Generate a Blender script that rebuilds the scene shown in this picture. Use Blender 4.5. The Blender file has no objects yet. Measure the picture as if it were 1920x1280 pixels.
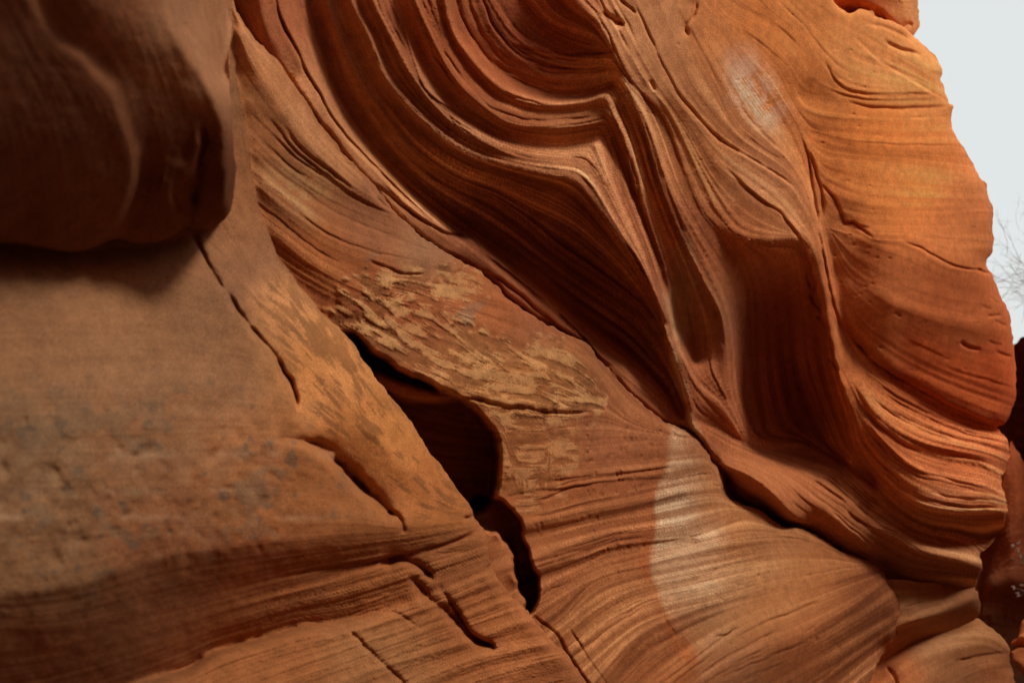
import bpy, math, random, time
import numpy as np
from mathutils import Vector, Matrix
T0 = time.time()
random.seed(7)
rng = np.random.default_rng(11)
scene = bpy.context.scene
col = scene.collection

# ------------------------------------------------------------------ camera
W, H = 1920.0, 1280.0
LENS = 40.0
FPX = W * LENS / 36.0
CAM_Z = 1.35
PITCH = math.radians(6.0)
cam_d = bpy.data.cameras.new('camera')
cam_d.lens = LENS
cam_d.sensor_width = 36.0
cam_d.clip_start = 0.05
cam_d.clip_end = 500.0
cam_d.dof.use_dof = True
cam_d.dof.focus_distance = 4.1
cam_d.dof.aperture_fstop = 2.6
cam = bpy.data.objects.new('camera', cam_d)
cam.location = (0, 0, CAM_Z)
cam.rotation_euler = (math.radians(90) + PITCH, 0, 0)
col.objects.link(cam)
scene.camera = cam

# ------------------------------------------------------------------ world: pale overcast sky
SUN_EL, SUN_AZ = math.radians(50), math.radians(111)      # azimuth from +Y towards +X
world = bpy.data.worlds.new('World')
scene.world = world
world.use_nodes = True
nt = world.node_tree
nt.nodes.clear()
out = nt.nodes.new('ShaderNodeOutputWorld')
bg = nt.nodes.new('ShaderNodeBackground')
sky = nt.nodes.new('ShaderNodeTexSky')
sky.sky_type = 'NISHITA'
sky.sun_disc = False
sky.sun_elevation = SUN_EL
sky.sun_rotation = SUN_AZ
sky.dust_density = 4.0
mix = nt.nodes.new('ShaderNodeMix')
mix.data_type = 'RGBA'
mix.inputs['Factor'].default_value = 0.93               # cloud cover over the clear sky
mix.inputs[7].default_value = (5.2, 5.42, 5.36, 1)
nt.links.new(sky.outputs[0], mix.inputs[6])
nt.links.new(mix.outputs[2], bg.inputs['Color'])
bg.inputs['Strength'].default_value = 0.1
nt.links.new(bg.outputs[0], out.inputs[0])

sun_d = bpy.data.lights.new('sun', 'SUN')
sun_d.energy = 1.5
sun_d.angle = math.radians(14)
sun_d.color = (1.0, 0.92, 0.82)
sun = bpy.data.objects.new('sun', sun_d)
sd = Vector((math.sin(SUN_AZ) * math.cos(SUN_EL), math.cos(SUN_AZ) * math.cos(SUN_EL), math.sin(SUN_EL)))
sun.rotation_euler = sd.to_track_quat('Z', 'Y').to_euler()
sun.location = (6, -2, 12)
col.objects.link(sun)

scene.view_settings.view_transform = 'Standard'
scene.view_settings.look = 'None'
scene.view_settings.exposure = 0.6
scene.view_settings.gamma = 1.0
scene.view_settings.use_curve_mapping = False
scene.render.engine = 'CYCLES'
scene.cycles.use_denoising = True
scene.cycles.diffuse_bounces = 4

# ------------------------------------------------------------------ numeric helpers
CELL = 2.0                                   # grid spacing in photo pixels
NEAR, FARLN = math.log(2.4), 0.996 / 1900.0  # base plane: the wall recedes to the right


def rays(px, py):
    cx = (px - W / 2) / FPX
    cy = (H / 2 - py) / FPX
    c, s = math.cos(PITCH), math.sin(PITCH)
    return np.stack([cx, c - s * cy, s + c * cy], -1)


def place(px, py, hh):
    """world point of the rock surface: base plane brought forward by hh (pixel-sized units)"""
    d = np.exp(NEAR + FARLN * np.asarray(px, float) - np.asarray(hh, float) / FPX)
    p = rays(np.asarray(px, float), np.asarray(py, float)) * d[..., None]
    p[..., 2] += CAM_Z
    return p


def smooth_curve(pts, step=4.0):
    p = np.array(pts, float)
    if len(p) == 2:
        n = max(2, int(np.hypot(*(p[1] - p[0])[:2]) / step))
        t = np.linspace(0, 1, n)[:, None]
        return p[0] * (1 - t) + p[1] * t
    q = np.vstack([2 * p[0] - p[1], p, 2 * p[-1] - p[-2]])
    res = []
    for i in range(1, len(q) - 2):
        n = max(2, int(np.hypot(*(q[i + 1] - q[i])[:2]) / step))
        t = np.linspace(0, 1, n, endpoint=False)[:, None]
        a, b, c, d = q[i - 1], q[i], q[i + 1], q[i + 2]
        res.append(0.5 * (2 * b + (c - a) * t + (2 * a - 5 * b + 4 * c - d) * t ** 2 + (3 * b - a - 3 * c + d) * t ** 3))
    res.append(q[-2:-1])
    return np.vstack(res)


def offset_curve(pts, w):
    """shift a polyline sideways (positive = to the left of travel in y-down pixels = visually right-hand -> see use)"""
    p = np.array(pts, float)
    t = np.gradient(p[:, :2], axis=0)
    n = np.stack([t[:, 1], -t[:, 0]], -1)
    n /= np.linalg.norm(n, axis=1, keepdims=True) + 1e-9
    p[:, :2] += n * np.asarray(w, float).reshape(-1, 1)
    return p


def zoom(a, shape):
    h, w = a.shape[:2]
    y = np.linspace(0, h - 1, shape[0])
    x = np.linspace(0, w - 1, shape[1])
    y0 = np.clip(y.astype(int), 0, h - 2)
    x0 = np.clip(x.astype(int), 0, w - 2)
    fy = (y - y0)
    fx = (x - x0)
    fy = fy[:, None] if a.ndim == 2 else fy[:, None, None]
    fx = fx[None, :] if a.ndim == 2 else fx[None, :, None]
    r = a[y0] * (1 - fy) + a[y0 + 1] * fy
    return (r[:, x0] * (1 - fx) + r[:, x0 + 1] * fx).astype(np.float32)


def box1(a, r, axis):
    if r < 1:
        return a
    pad = [(0, 0)] * a.ndim
    pad[axis] = (r + 1, r)
    c = np.cumsum(np.pad(a, pad, mode='edge').astype(np.float64), axis=axis)
    n = a.shape[axis]
    hi = np.take(c, np.arange(2 * r + 1, 2 * r + 1 + n), axis=axis)
    lo = np.take(c, np.arange(0, n), axis=axis)
    return ((hi - lo) / (2 * r + 1)).astype(np.float32)


def blur(a, sigma):
    r = int(round(math.sqrt(sigma * sigma * 12 / 3 + 1) / 2 - 0.5 + 0.2))
    r = max(r, 1)
    for _ in range(3):
        a = box1(box1(a, r, 0), r, 1)
    return a


def fbm(shape, scale, octaves=4, gain=0.55, aspect=1.0, seed=0):
    g = np.random.default_rng(seed + 1000)
    r = np.zeros(shape, np.float32)
    amp, tot = 1.0, 0.0
    for _ in range(octaves):
        hh = max(4, int(shape[0] / scale) + 3)
        ww = max(4, int(shape[1] / (scale * aspect)) + 3)
        n = g.standard_normal((hh, ww)).astype(np.float32)
        r += amp * zoom(blur(zoom(n, (min(hh * 3, shape[0] + 4), min(ww * 3, shape[1] + 4))), 1.2), shape)
        tot += amp * amp
        amp *= gain
        scale = max(scale * 0.5, 1.5)
    return r / (r.std() + 1e-9)


def saw(x, k=1.0, r=0.72):
    """stepped profile: sloping treads that end in sharp risers"""
    x = x * k
    f = x - np.floor(x)
    return (np.floor(x) + sstep(r, 1.0, f) - x) / 1.0


def sstep(a, b, x):
    t = np.clip((x - a) / (b - a), 0, 1)
    return t * t * (3 - 2 * t)


class Field:
    def __init__(self, x0, y0, x1, y1, seed=0):
        self.x0, self.y0 = x0, y0
        self.nx = int((x1 - x0) / CELL) + 1
        self.ny = int((y1 - y0) / CELL) + 1
        self.shape = (self.ny, self.nx)
        self.seed = seed
        xs = x0 + np.arange(self.nx) * CELL
        ys = y0 + np.arange(self.ny) * CELL
        self.X, self.Y = np.meshgrid(xs.astype(np.float32), ys.astype(np.float32))

    def ij(self, p):
        j = np.rint((p[:, 0] - self.x0) / CELL).astype(int)
        i = np.rint((p[:, 1] - self.y0) / CELL).astype(int)
        ok = (i >= 0) & (j >= 0) & (i < self.ny) & (j < self.nx)
        return i, j, ok

    def membrane(self, curves, soft=(), iters=(400, 200, 120, 80, 50, 40)):
        """curves: list of (n,3+) arrays x,y,value...; Laplace interpolation of the values between them"""
        k = curves[0].shape[1] - 2
        s = np.zeros(self.shape + (k,), np.float32)
        w = np.zeros(self.shape, np.float32)
        for c in curves:
            i, j, ok = self.ij(c)
            np.add.at(s, (i[ok], j[ok]), c[ok, 2:].astype(np.float32))
            np.add.at(w, (i[ok], j[ok]), 1.0)
        s2, w2 = s.copy(), w.copy()
        for c in soft:                          # loose guides: held on the coarse levels only, so they leave no crease
            i, j, ok = self.ij(c)
            np.add.at(s2, (i[ok], j[ok]), c[ok, 2:].astype(np.float32))
            np.add.at(w2, (i[ok], j[ok]), 1.0)
        levels = [(s2, w2)]
        while min(levels[-1][1].shape) > 24 and len(levels) < 6:
            s1, w1 = levels[-1]
            h, v = w1.shape
            h2, v2 = (h + 1) // 2, (v + 1) // 2
            sp = np.zeros((h2 * 2, v2 * 2, k), np.float32)
            wp = np.zeros((h2 * 2, v2 * 2), np.float32)
            sp[:h, :v] = s1
            wp[:h, :v] = w1
            levels.append((sp.reshape(h2, 2, v2, 2, k).sum((1, 3)), wp.reshape(h2, 2, v2, 2).sum((1, 3))))
        u = None
        for lv in range(len(levels) - 1, -1, -1):
            s1, w1 = levels[lv]
            if lv == 0:
                s1, w1 = s, w
            elif lv == 1 and len(soft):
                h2, v2 = w1.shape
                sp = np.zeros((h2 * 2, v2 * 2, k), np.float32)
                wp = np.zeros((h2 * 2, v2 * 2), np.float32)
                sp[:self.ny, :self.nx] = s
                wp[:self.ny, :self.nx] = w
                s1, w1 = sp.reshape(h2, 2, v2, 2, k).sum((1, 3)), wp.reshape(h2, 2, v2, 2).sum((1, 3))
            m = w1 > 0
            val = s1[m] / w1[m][:, None]
            if u is None:
                u = np.zeros(w1.shape + (k,), np.float32) + val.mean(0)
            else:
                u = zoom(np.repeat(np.repeat(u, 2, 0), 2, 1), w1.shape) if lv < 0 else zoom(u, w1.shape)
            u[m] = val
            n = iters[min(len(levels) - 1 - lv, len(iters) - 1)]
            for _ in range(n):
                p = np.pad(u, ((1, 1), (1, 1), (0, 0)), mode='edge')
                u = 0.25 * (p[:-2, 1:-1] + p[2:, 1:-1] + p[1:-1, :-2] + p[1:-1, 2:])
                u[m] = val
        return u

    def dist(self, pts, reach):
        """distance, side (+ = right-hand of travel on the picture) and 0..1 position along a polyline, within reach px"""
        p = smooth_curve(np.array(pts, float)[:, :2], 6.0)
        D = np.full(self.shape, 1e6, np.float32)
        S = np.zeros(self.shape, np.float32)
        Tt = np.zeros(self.shape, np.float32)
        seg = np.hypot(*(p[1:] - p[:-1]).T)
        cum = np.concatenate([[0], np.cumsum(seg)])
        L = cum[-1]
        for a, b, c0, ln in zip(p[:-1], p[1:], cum[:-1], seg):
            j0 = max(0, int((min(a[0], b[0]) - reach - self.x0) / CELL))
            j1 = min(self.nx, int((max(a[0], b[0]) + reach - self.x0) / CELL) + 2)
            i0 = max(0, int((min(a[1], b[1]) - reach - self.y0) / CELL))
            i1 = min(self.ny, int((max(a[1], b[1]) + reach - self.y0) / CELL) + 2)
            if j1 <= j0 or i1 <= i0:
                continue
            x = self.X[i0:i1, j0:j1] - a[0]
            y = self.Y[i0:i1, j0:j1] - a[1]
            dx, dy = (b - a) / max(ln, 1e-6)
            t = np.clip(x * dx + y * dy, 0, ln)
            d = np.hypot(x - t * dx, y - t * dy)
            side = np.sign(dx * y - dy * x)
            sub = D[i0:i1, j0:j1]
            m = d < sub
            sub[m] = d[m]
            S[i0:i1, j0:j1][m] = side[m]
            Tt[i0:i1, j0:j1][m] = ((c0 + t) / max(L, 1e-6))[m]
        return D, S, Tt

    def inside(self, poly):
        """even-odd fill"""
        p = np.array(poly, float)
        m = np.zeros(self.shape, bool)
        q = np.roll(p, -1, 0)
        ys = self.y0 + np.arange(self.ny) * CELL
        xs = self.x0 + np.arange(self.nx) * CELL
        for i, y in enumerate(ys):
            s = (p[:, 1] <= y) != (q[:, 1] <= y)
            if not s.any():
                continue
            cx = np.sort(p[s, 0] + (y - p[s, 1]) / (q[s, 1] - p[s, 1]) * (q[s, 0] - p[s, 0]))
            k = np.searchsorted(cx, xs)
            m[i] = (k % 2) == 1
        return m

    def soft(self, poly, sigma, wobble=0.0, scale=12):
        """polygon mask with a soft, slightly wobbly edge, 0..1"""
        m = blur(self.inside(smooth_curve(np.array(list(poly) + [poly[0]], float))).astype(np.float32), max(sigma / CELL, 0.6))
        if wobble:
            n = fbm(self.shape, scale, 3, seed=self.seed + 77)
            m = sstep(0.5 - 0.45, 0.5 + 0.45, m + wobble * n * (m > 0.02) * (m < 0.98))
        return m

    def streaks(self, dirs, sizes=((0.7, 60, 1.6), (1.5, 55, 3.0), (4.2, 45, 5.0))):
        """line-integral noise that runs along the bedding directions"""
        t = []
        for c in dirs:
            p = c[:, :2]
            g = np.gradient(p, axis=0)
            a = np.arctan2(g[:, 1], g[:, 0])
            t.append(np.column_stack([p, np.cos(2 * a), np.sin(2 * a)]))
        u = self.membrane(t)
        th = 0.5 * np.arctan2(u[..., 1], u[..., 0])
        vx, vy = np.cos(th).astype(np.float32), np.sin(th).astype(np.float32)
        g = np.random.default_rng(self.seed + 5)
        res = []
        jj, ii = np.meshgrid(np.arange(self.nx, dtype=np.float32), np.arange(self.ny, dtype=np.float32))
        vxf, vyf = vx.ravel(), vy.ravel()
        for sg, n, st in sizes:
            nz = g.standard_normal(self.shape).astype(np.float32)
            nz = blur(nz, sg) if sg > 0.8 else nz
            nz /= nz.std()
            nzf = nz.ravel()
            acc = nz.copy()
            for sgn in (1.0, -1.0):
                x, y = jj.copy(), ii.copy()
                px, py = vx * sgn, vy * sgn
                for k in range(n):
                    x += px * st
                    y += py * st
                    idx = np.clip(np.rint(y), 0, self.ny - 1).astype(np.int32) * self.nx + np.clip(np.rint(x), 0, self.nx - 1).astype(np.int32)
                    acc += nzf[idx] * (1 - k / n)
                    qx, qy = vxf[idx], vyf[idx]
                    f = np.sign(qx * px + qy * py)
                    f[f == 0] = 1
                    px, py = qx * f, qy * f
            acc -= blur(acc, sg * 6 + 10)
            acc /= acc.std()
            res.append(acc)
        self.theta = th
        return res


def colour_field(F, pts, sigma=90.0):
    """albedo spread from points (x, y, r, g, b)"""
    p = np.array(pts, np.float32)
    X, Y = F.X[::8, ::8], F.Y[::8, ::8]
    num = np.zeros(X.shape + (3,), np.float32)
    den = np.zeros(X.shape, np.float32)
    for x, y, r, g, b in p:
        d2 = ((X - x) ** 2 + (Y - y) ** 2) / sigma ** 2
        w = 1.0 / (d2 * d2 + 0.15)
        num += w[..., None] * np.array([r, g, b], np.float32)
        den += w
    c = num / den[..., None]
    return zoom(c, F.shape)


TONE = np.array([1.05, 0.84, 0.66], np.float32)


def lerp3(c, tgt, m):
    return c * (1 - m[..., None]) + np.array(tgt, np.float32) * m[..., None]


# ------------------------------------------------------------------ materials
def rock_material(name, attr=True, base=(0.4, 0.2, 0.1), grain=260.0, bump=0.35, dist=0.004):
    m = bpy.data.materials.new(name)
    m.use_nodes = True
    n, l = m.node_tree.nodes, m.node_tree.links
    b = n['Principled BSDF']
    b.inputs['Roughness'].default_value = 0.92
    b.inputs['Specular IOR Level'].default_value = 0.15
    tc = n.new('ShaderNodeTexCoord')
    n1 = n.new('ShaderNodeTexNoise')
    n1.inputs['Scale'].default_value = grain
    n1.inputs['Detail'].default_value = 3
    n2 = n.new('ShaderNodeTexNoise')
    n2.inputs['Scale'].default_value = grain * 0.09
    n2.inputs['Detail'].default_value = 6
    n2.inputs['Roughness'].default_value = 0.65
    l.new(tc.outputs['Object'], n1.inputs['Vector'])
    l.new(tc.outputs['Object'], n2.inputs['Vector'])
    r1 = n.new('ShaderNodeMapRange')
    r1.inputs['From Min'].default_value = 0.25
    r1.inputs['From Max'].default_value = 0.75
    r1.inputs['To Min'].default_value = 0.62
    r1.inputs['To Max'].default_value = 1.34
    l.new(n1.outputs['Fac'], r1.inputs['Value'])
    r2 = n.new('ShaderNodeMapRange')
    r2.inputs['From Min'].default_value = 0.3
    r2.inputs['From Max'].default_value = 0.7
    r2.inputs['To Min'].default_value = 0.82
    r2.inputs['To Max'].default_value = 1.16
    l.new(n2.outputs['Fac'], r2.inputs['Value'])
    mu = n.new('ShaderNodeMath')
    mu.operation = 'MULTIPLY'
    l.new(r1.outputs[0], mu.inputs[0])
    l.new(r2.outputs[0], mu.inputs[1])
    vm = n.new('ShaderNodeVectorMath')
    vm.operation = 'SCALE'
    if attr:
        a = n.new('ShaderNodeAttribute')
        a.attribute_name = 'rock_colour'
        l.new(a.outputs['Color'], vm.inputs[0])
    else:
        vm.inputs[0].default_value = base
    l.new(mu.outputs[0], vm.inputs['Scale'])
    l.new(vm.outputs[0], b.inputs['Base Color'])
    ad = n.new('ShaderNodeMath')
    ad.operation = 'MULTIPLY_ADD'
    ad.inputs[1].default_value = 0.35
    l.new(n1.outputs['Fac'], ad.inputs[0])
    l.new(n2.outputs['Fac'], ad.inputs[2])
    bp = n.new('ShaderNodeBump')
    bp.inputs['Strength'].default_value = bump
    bp.inputs['Distance'].default_value = dist
    l.new(ad.outputs[0], bp.inputs['Height'])
    l.new(bp.outputs[0], b.inputs['Normal'])
    return m


ROCK = rock_material('sandstone')


# ------------------------------------------------------------------ mesh building
def mesh_object(name, verts, faces, cols, mat, parent=None, origin=(0, 0, 0)):
    me = bpy.data.meshes.new(name)
    v = (np.asarray(verts, np.float64) - np.asarray(origin)).astype(np.float32)
    f = np.asarray(faces, np.int32)
    k = f.shape[1]
    me.vertices.add(len(v))
    me.vertices.foreach_set('co', v.ravel())
    me.loops.add(f.size)
    me.loops.foreach_set('vertex_index', f.ravel())
    me.polygons.add(len(f))
    me.polygons.foreach_set('loop_start', (np.arange(len(f)) * k).astype(np.int32))
    me.polygons.foreach_set('loop_total', np.full(len(f), k, np.int32))
    me.polygons.foreach_set('use_smooth', np.ones(len(f), bool))
    if cols is not None:
        at = me.attributes.new('rock_colour', 'FLOAT_COLOR', 'POINT')
        c4 = np.ones((len(v), 4), np.float32)
        c4[:, :3] = cols
        at.data.foreach_set('color', c4.ravel())
    me.update()
    me.validate()
    me.materials.append(mat)
    o = bpy.data.objects.new(name, me)
    col.objects.link(o)
    if parent:
        o.parent = parent
    else:
        o.location = origin
    return o


def thing(name, label, cat, loc=(0, 0, 0), group=None):
    o = bpy.data.objects.new(name, None)
    o.empty_display_size = 0.2
    o.location = loc
    o['label'] = label
    o['category'] = cat
    if group:
        o['group'] = group
    col.objects.link(o)
    return o


def nearest_on_poly(pts, poly):
    a = poly
    b = np.roll(poly, -1, 0)
    best = np.full(len(pts), 1e9)
    q = pts.copy()
    for i in range(len(a)):
        d = b[i] - a[i]
        L2 = d @ d
        if L2 < 1e-9:
            continue
        t = np.clip(((pts - a[i]) @ d) / L2, 0, 1)
        c = a[i] + t[:, None] * d
        e = np.hypot(*(pts - c).T)
        m = e < best
        best[m] = e[m]
        q[m] = c[m]
    return q


def rough_poly(poly, amp=3.0, scale=30.0, seed=0, step=3.0):
    """densify a closed outline and give it a natural, broken edge"""
    p = smooth_curve(np.array(list(poly) + [poly[0]], float), step)[:-1]
    n = len(p)
    g = np.random.default_rng(seed + 300)
    r = np.zeros(n)
    a, s = amp, scale / step
    for _ in range(3):
        k = max(4, int(n / s))
        c = g.standard_normal(k)
        x = np.arange(n) / n * k
        i = x.astype(int) % k
        t = x - x.astype(int)
        t = t * t * (3 - 2 * t)
        r += a * (c[i] * (1 - t) + c[(i + 1) % k] * t)
        a *= 0.5
        s = max(s * 0.4, 1.5)
    t = np.gradient(p, axis=0)
    nn = np.stack([t[:, 1], -t[:, 0]], -1)
    nn /= np.linalg.norm(nn, axis=1, keepdims=True) + 1e-9
    return p + nn * r[:, None]


def build_mass(name, label, cat, F, poly, hh, cols, parts, mat=ROCK, kind=None, skirt_back=0.35, drop_y=1330.0, main='rock_face', main_label=None):
    """cut the field to its outline, turn it into rock with a skirt, split the faces into parts"""
    poly = np.asarray(poly, float)
    ins = F.inside(poly)
    keep = ins[:-1, :-1] | ins[1:, :-1] | ins[:-1, 1:] | ins[1:, 1:]
    idx = np.arange(F.ny * F.nx).reshape(F.shape)
    quads = np.stack([idx[:-1, :-1], idx[1:, :-1], idx[1:, 1:], idx[:-1, 1:]], -1)[keep]
    used = np.unique(quads)
    px = F.X.ravel()[used].astype(float)
    py = F.Y.ravel()[used].astype(float)
    outm = ~ins.ravel()[used]
    if outm.any():
        q = nearest_on_poly(np.stack([px[outm], py[outm]], -1), poly)
        px[outm], py[outm] = q[:, 0], q[:, 1]
    hv = hh.ravel()[used].astype(float)
    verts = place(px, py, hv)
    cv = cols.reshape(-1, 3)[used]
    remap = np.full(F.ny * F.nx, -1)
    remap[used] = np.arange(len(used))
    quads = remap[quads]
    # boundary edges
    e = np.concatenate([quads[:, [0, 1]], quads[:, [1, 2]], quads[:, [2, 3]], quads[:, [3, 0]]])
    key = np.sort(e, 1)
    k1 = key[:, 0].astype(np.int64) * len(used) + key[:, 1]
    _, inv, cnt = np.unique(k1, return_inverse=True, return_counts=True)
    be = e[cnt[inv] == 1]
    bv = np.unique(be)
    cx, cy = px.mean(), py.mean()
    bpx, bpy, bh = px[bv], py[bv], hv[bv]
    low = bpy > drop_y
    top = bpy < -60
    g = np.random.default_rng(F.seed + 900)
    wob = np.interp(np.arange(len(bv)), np.arange(0, len(bv) + 12, 12), g.standard_normal(len(bv) // 12 + 2)[:len(np.arange(0, len(bv) + 12, 12))])
    n0 = len(verts)
    nb = len(bv)
    rings = [verts[bv]]
    for t in (0.12, 0.3, 0.55, 1.0):
        inw = 0.003 * t + 0.03 * t ** 2
        rg = place(bpx + (cx - bpx) * inw, bpy + (cy - bpy) * inw, bh - skirt_back * FPX * t - 10 * t * wob)
        rg[low] = verts[bv][low]
        rg[low, 2] = verts[bv][low, 2] * (1 - t) - 0.15 * t
        rg[top] = verts[bv][top] + np.array([-0.15, 0.5, 0.9]) * t
        rings.append(rg)
    bm = np.full(n0, -1)
    bm[bv] = np.arange(nb) + n0
    verts = np.vstack([verts] + rings)                   # the flanks keep their own rim so the face shades cleanly
    cv = np.vstack([cv] + [cv[bv]] * len(rings))
    sk = np.vstack([np.stack([bm[be[:, 1]], bm[be[:, 0]], bm[be[:, 0]] + nb, bm[be[:, 1]] + nb], -1) + nb * k for k in range(len(rings) - 1)])
    # origin at the foot of the mass
    org = np.array([verts[:, 0].mean(), verts[:, 1].mean(), max(0.0, verts[:, 2].min())])
    if kind is None:
        root = thing(name, label, cat, tuple(org))
    else:
        root = bpy.data.objects.new(name, None)
        root.location = tuple(org)
        root['kind'] = kind
        col.objects.link(root)
    qx = px[quads].mean(1)
    qy = py[quads].mean(1)
    qi = np.clip(np.rint((qy - F.y0) / CELL).astype(int), 0, F.ny - 1)
    qj = np.clip(np.rint((qx - F.x0) / CELL).astype(int), 0, F.nx - 1)
    lab = np.zeros(len(quads), int)
    for k, (pn, pl, pp) in enumerate(parts):
        m = F.inside(smooth_curve(np.array(list(pp) + [pp[0]], float)))
        lab[m[qi, qj] & (lab == 0)] = k + 1
    groups = [(main, main_label, np.vstack([quads[lab == 0], sk]))]
    groups += [(pn, pl, quads[lab == k + 1]) for k, (pn, pl, pp) in enumerate(parts)]
    for pn, pl, fq in groups:
        if not len(fq):
            continue
        u, inv = np.unique(fq, return_inverse=True)
        o = mesh_object(pn, verts[u], inv.reshape(fq.shape), cv[u], mat, root, org)
        if pl:
            o['label'] = pl
    print('mass', name, len(quads), 'quads', round(time.time() - T0, 1), 's')
    return root


def curve_h(pts, h):
    """points with a height each: h a number, a pair (start, end) or one per point"""
    p = np.array(pts, float)
    h = np.atleast_1d(np.array(h, float))
    if len(h) == 1:
        hv = np.full(len(p), h[0])
    elif len(h) == len(p):
        hv = h
    else:
        hv = np.interp(np.linspace(0, 1, len(p)), np.linspace(0, 1, len(h)), h)
    return smooth_curve(np.column_stack([p, hv]), 2.0)


class Relief:
    """collects crest and valley lines, cracks and direction strokes of one rock mass"""

    def __init__(self):
        self.h, self.s, self.d, self.cracks = [], [], [], []

    def line(self, pts, h, dirs=True):
        c = curve_h(pts, h)
        self.h.append(c)
        if dirs:
            self.d.append(c)

    def ledge(self, pts, h, w, drop):
        """a lip (crest) and, w px to its visual upper-right/right-of-travel-left side, the foot behind it"""
        self.line(pts, h)
        c = curve_h(pts, h)
        v = offset_curve(c, w)
        v[:, 2] -= drop
        self.h.append(v)

    def dirn(self, pts):
        self.d.append(curve_h(pts, 0))

    def crack(self, pts, depth=30, width=6, lip=0, lw=14):
        self.cracks.append((pts, depth, width, lip, lw))

    def loose(self, pts, h):
        self.s.append(curve_h(pts, h))

    def pts(self, lst):
        for x, y, h in lst:
            self.s.append(np.array([[x + dx, y + dy, h] for dx in (-4, 0, 4) for dy in (-4, 0, 4)], float))


def carve(F, hh, cracks):
    wob = fbm(F.shape, 14, 3, seed=F.seed + 9)
    wx = fbm(F.shape, 18, 3, seed=F.seed + 19)
    for pts, depth, width, lip, lw in cracks:
        D, S, Tt = F.dist(pts, max(width * 4, lw * 4))
        d = np.where(D < 1e5, np.abs(D * np.where(S >= 0, 1, -1) + (1.2 + 0.18 * width) * wx), 1e4)
        tp = np.clip(np.minimum(Tt, 1 - Tt) * 6, 0, 1) ** 0.8
        g = np.exp(-(d / width) ** 1.4) * np.clip(0.95 + 0.3 * wob, 0.5, 1.6)
        hh -= depth * g * tp
        if lip:
            hh += lip * -np.clip(D * S / 3.0, -1, 1) * np.exp(-np.clip(D, 0, 1e4) / lw) * tp
    return hh


def bedding_cracks(F, R, seeds, length, depth, width, seed):
    """thin partings that follow the bedding from seed points"""
    g = np.random.default_rng(seed)
    for x, y in seeds:
        L = g.uniform(*length)
        pts = []
        for sgn in (-1, 1):
            px, py = x, y
            a0 = None
            part = []
            for _ in range(int(L / 2 / 10)):
                i = int(np.clip((py - F.y0) / CELL, 0, F.ny - 1))
                j = int(np.clip((px - F.x0) / CELL, 0, F.nx - 1))
                a = F.theta[i, j]
                v = np.array([math.cos(a), math.sin(a)])
                if a0 is None:
                    v = v * sgn
                elif v @ a0 < 0:
                    v = -v
                a0 = v
                px, py = px + v[0] * 10, py + v[1] * 10
                part.append((px, py))
            pts = part[::-1] + [(x, y)] if sgn < 0 else pts + part
        if len(pts) > 3:
            if pts[0][0] > pts[-1][0]:
                pts = pts[::-1]
            R.crack(pts, g.uniform(*depth), g.uniform(*width), g.uniform(0.5, 2.2), 6)


def roll(F, hh, pts, R, amt=1.0, inner=1):
    """round the rock away from the viewer towards an occluding edge"""
    D, S, Tt = F.dist(pts, R + 4)
    D = np.where((S * inner < 0) & (D < R), 0, D)
    t = np.clip(1 - D / R, 0, 1)
    hh -= amt * R * (1 - np.sqrt(np.clip(1 - t * t, 0, 1)))
    return hh


# ------------------------------------------------------------------ traced lines shared by several masses (photo pixels)
K1 = [(436, -60), (438, 0), (455, 40), (480, 75), (525, 120), (550, 155), (607, 240), (660, 305), (700, 345), (745, 400), (815, 460),
      (910, 515), (965, 570), (1040, 615), (1100, 645), (1135, 685), (1195, 748), (1250, 790), (1300, 815), (1320, 840), (1350, 885),
      (1360, 920), (1380, 940), (1425, 955), (1465, 985), (1500, 990), (1540, 1010), (1590, 1040), (1640, 1055)]
BUT_EDGE = [(432, -60), (435, 0), (440, 90), (450, 180), (465, 250), (475, 330), (490, 400), (515, 470), (560, 530), (610, 590), (659, 640),
            (690, 690), (740, 750), (790, 820), (840, 890), (880, 950), (893, 975), (914, 1009), (925, 1067), (951, 1105), (978, 1136),
            (1010, 1173), (1036, 1200), (1063, 1227), (1110, 1290), (1200, 1400), (1250, 1500)]
GAIN = 1.5
ORANGE = (0.66, 0.27, 0.085)
TAN = (0.56, 0.30, 0.155)
RED = (0.42, 0.15, 0.065)
BROWN = (0.38, 0.18, 0.095)
PALE = (0.58, 0.43, 0.27)
DUN = (0.44, 0.26, 0.15)


def finish_colour(c, fine, mid, coarse, seed, F, a=(0.10, 0.16, 0.18), calm=1.0):
    """bedding-parallel colour: iron-rich darker laminae and paler ones"""
    patchy = 0.25 + 0.95 * sstep(-1.1, 1.3, fbm(F.shape, 70, 3, seed=seed + 5))
    t = patchy * calm * (a[0] * np.tanh(fine * 0.8) + a[1] * np.tanh(mid) + a[2] * np.tanh(coarse))
    f = np.exp(t)[..., None]
    c = c * f ** np.array([0.85, 1.15, 1.35], np.float32)
    n = fbm(F.shape, 60, 5, seed=seed + 3)
    c = c * np.exp(0.07 * n)[..., None]
    return np.clip(c * TONE, 0.01, 0.88)


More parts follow.
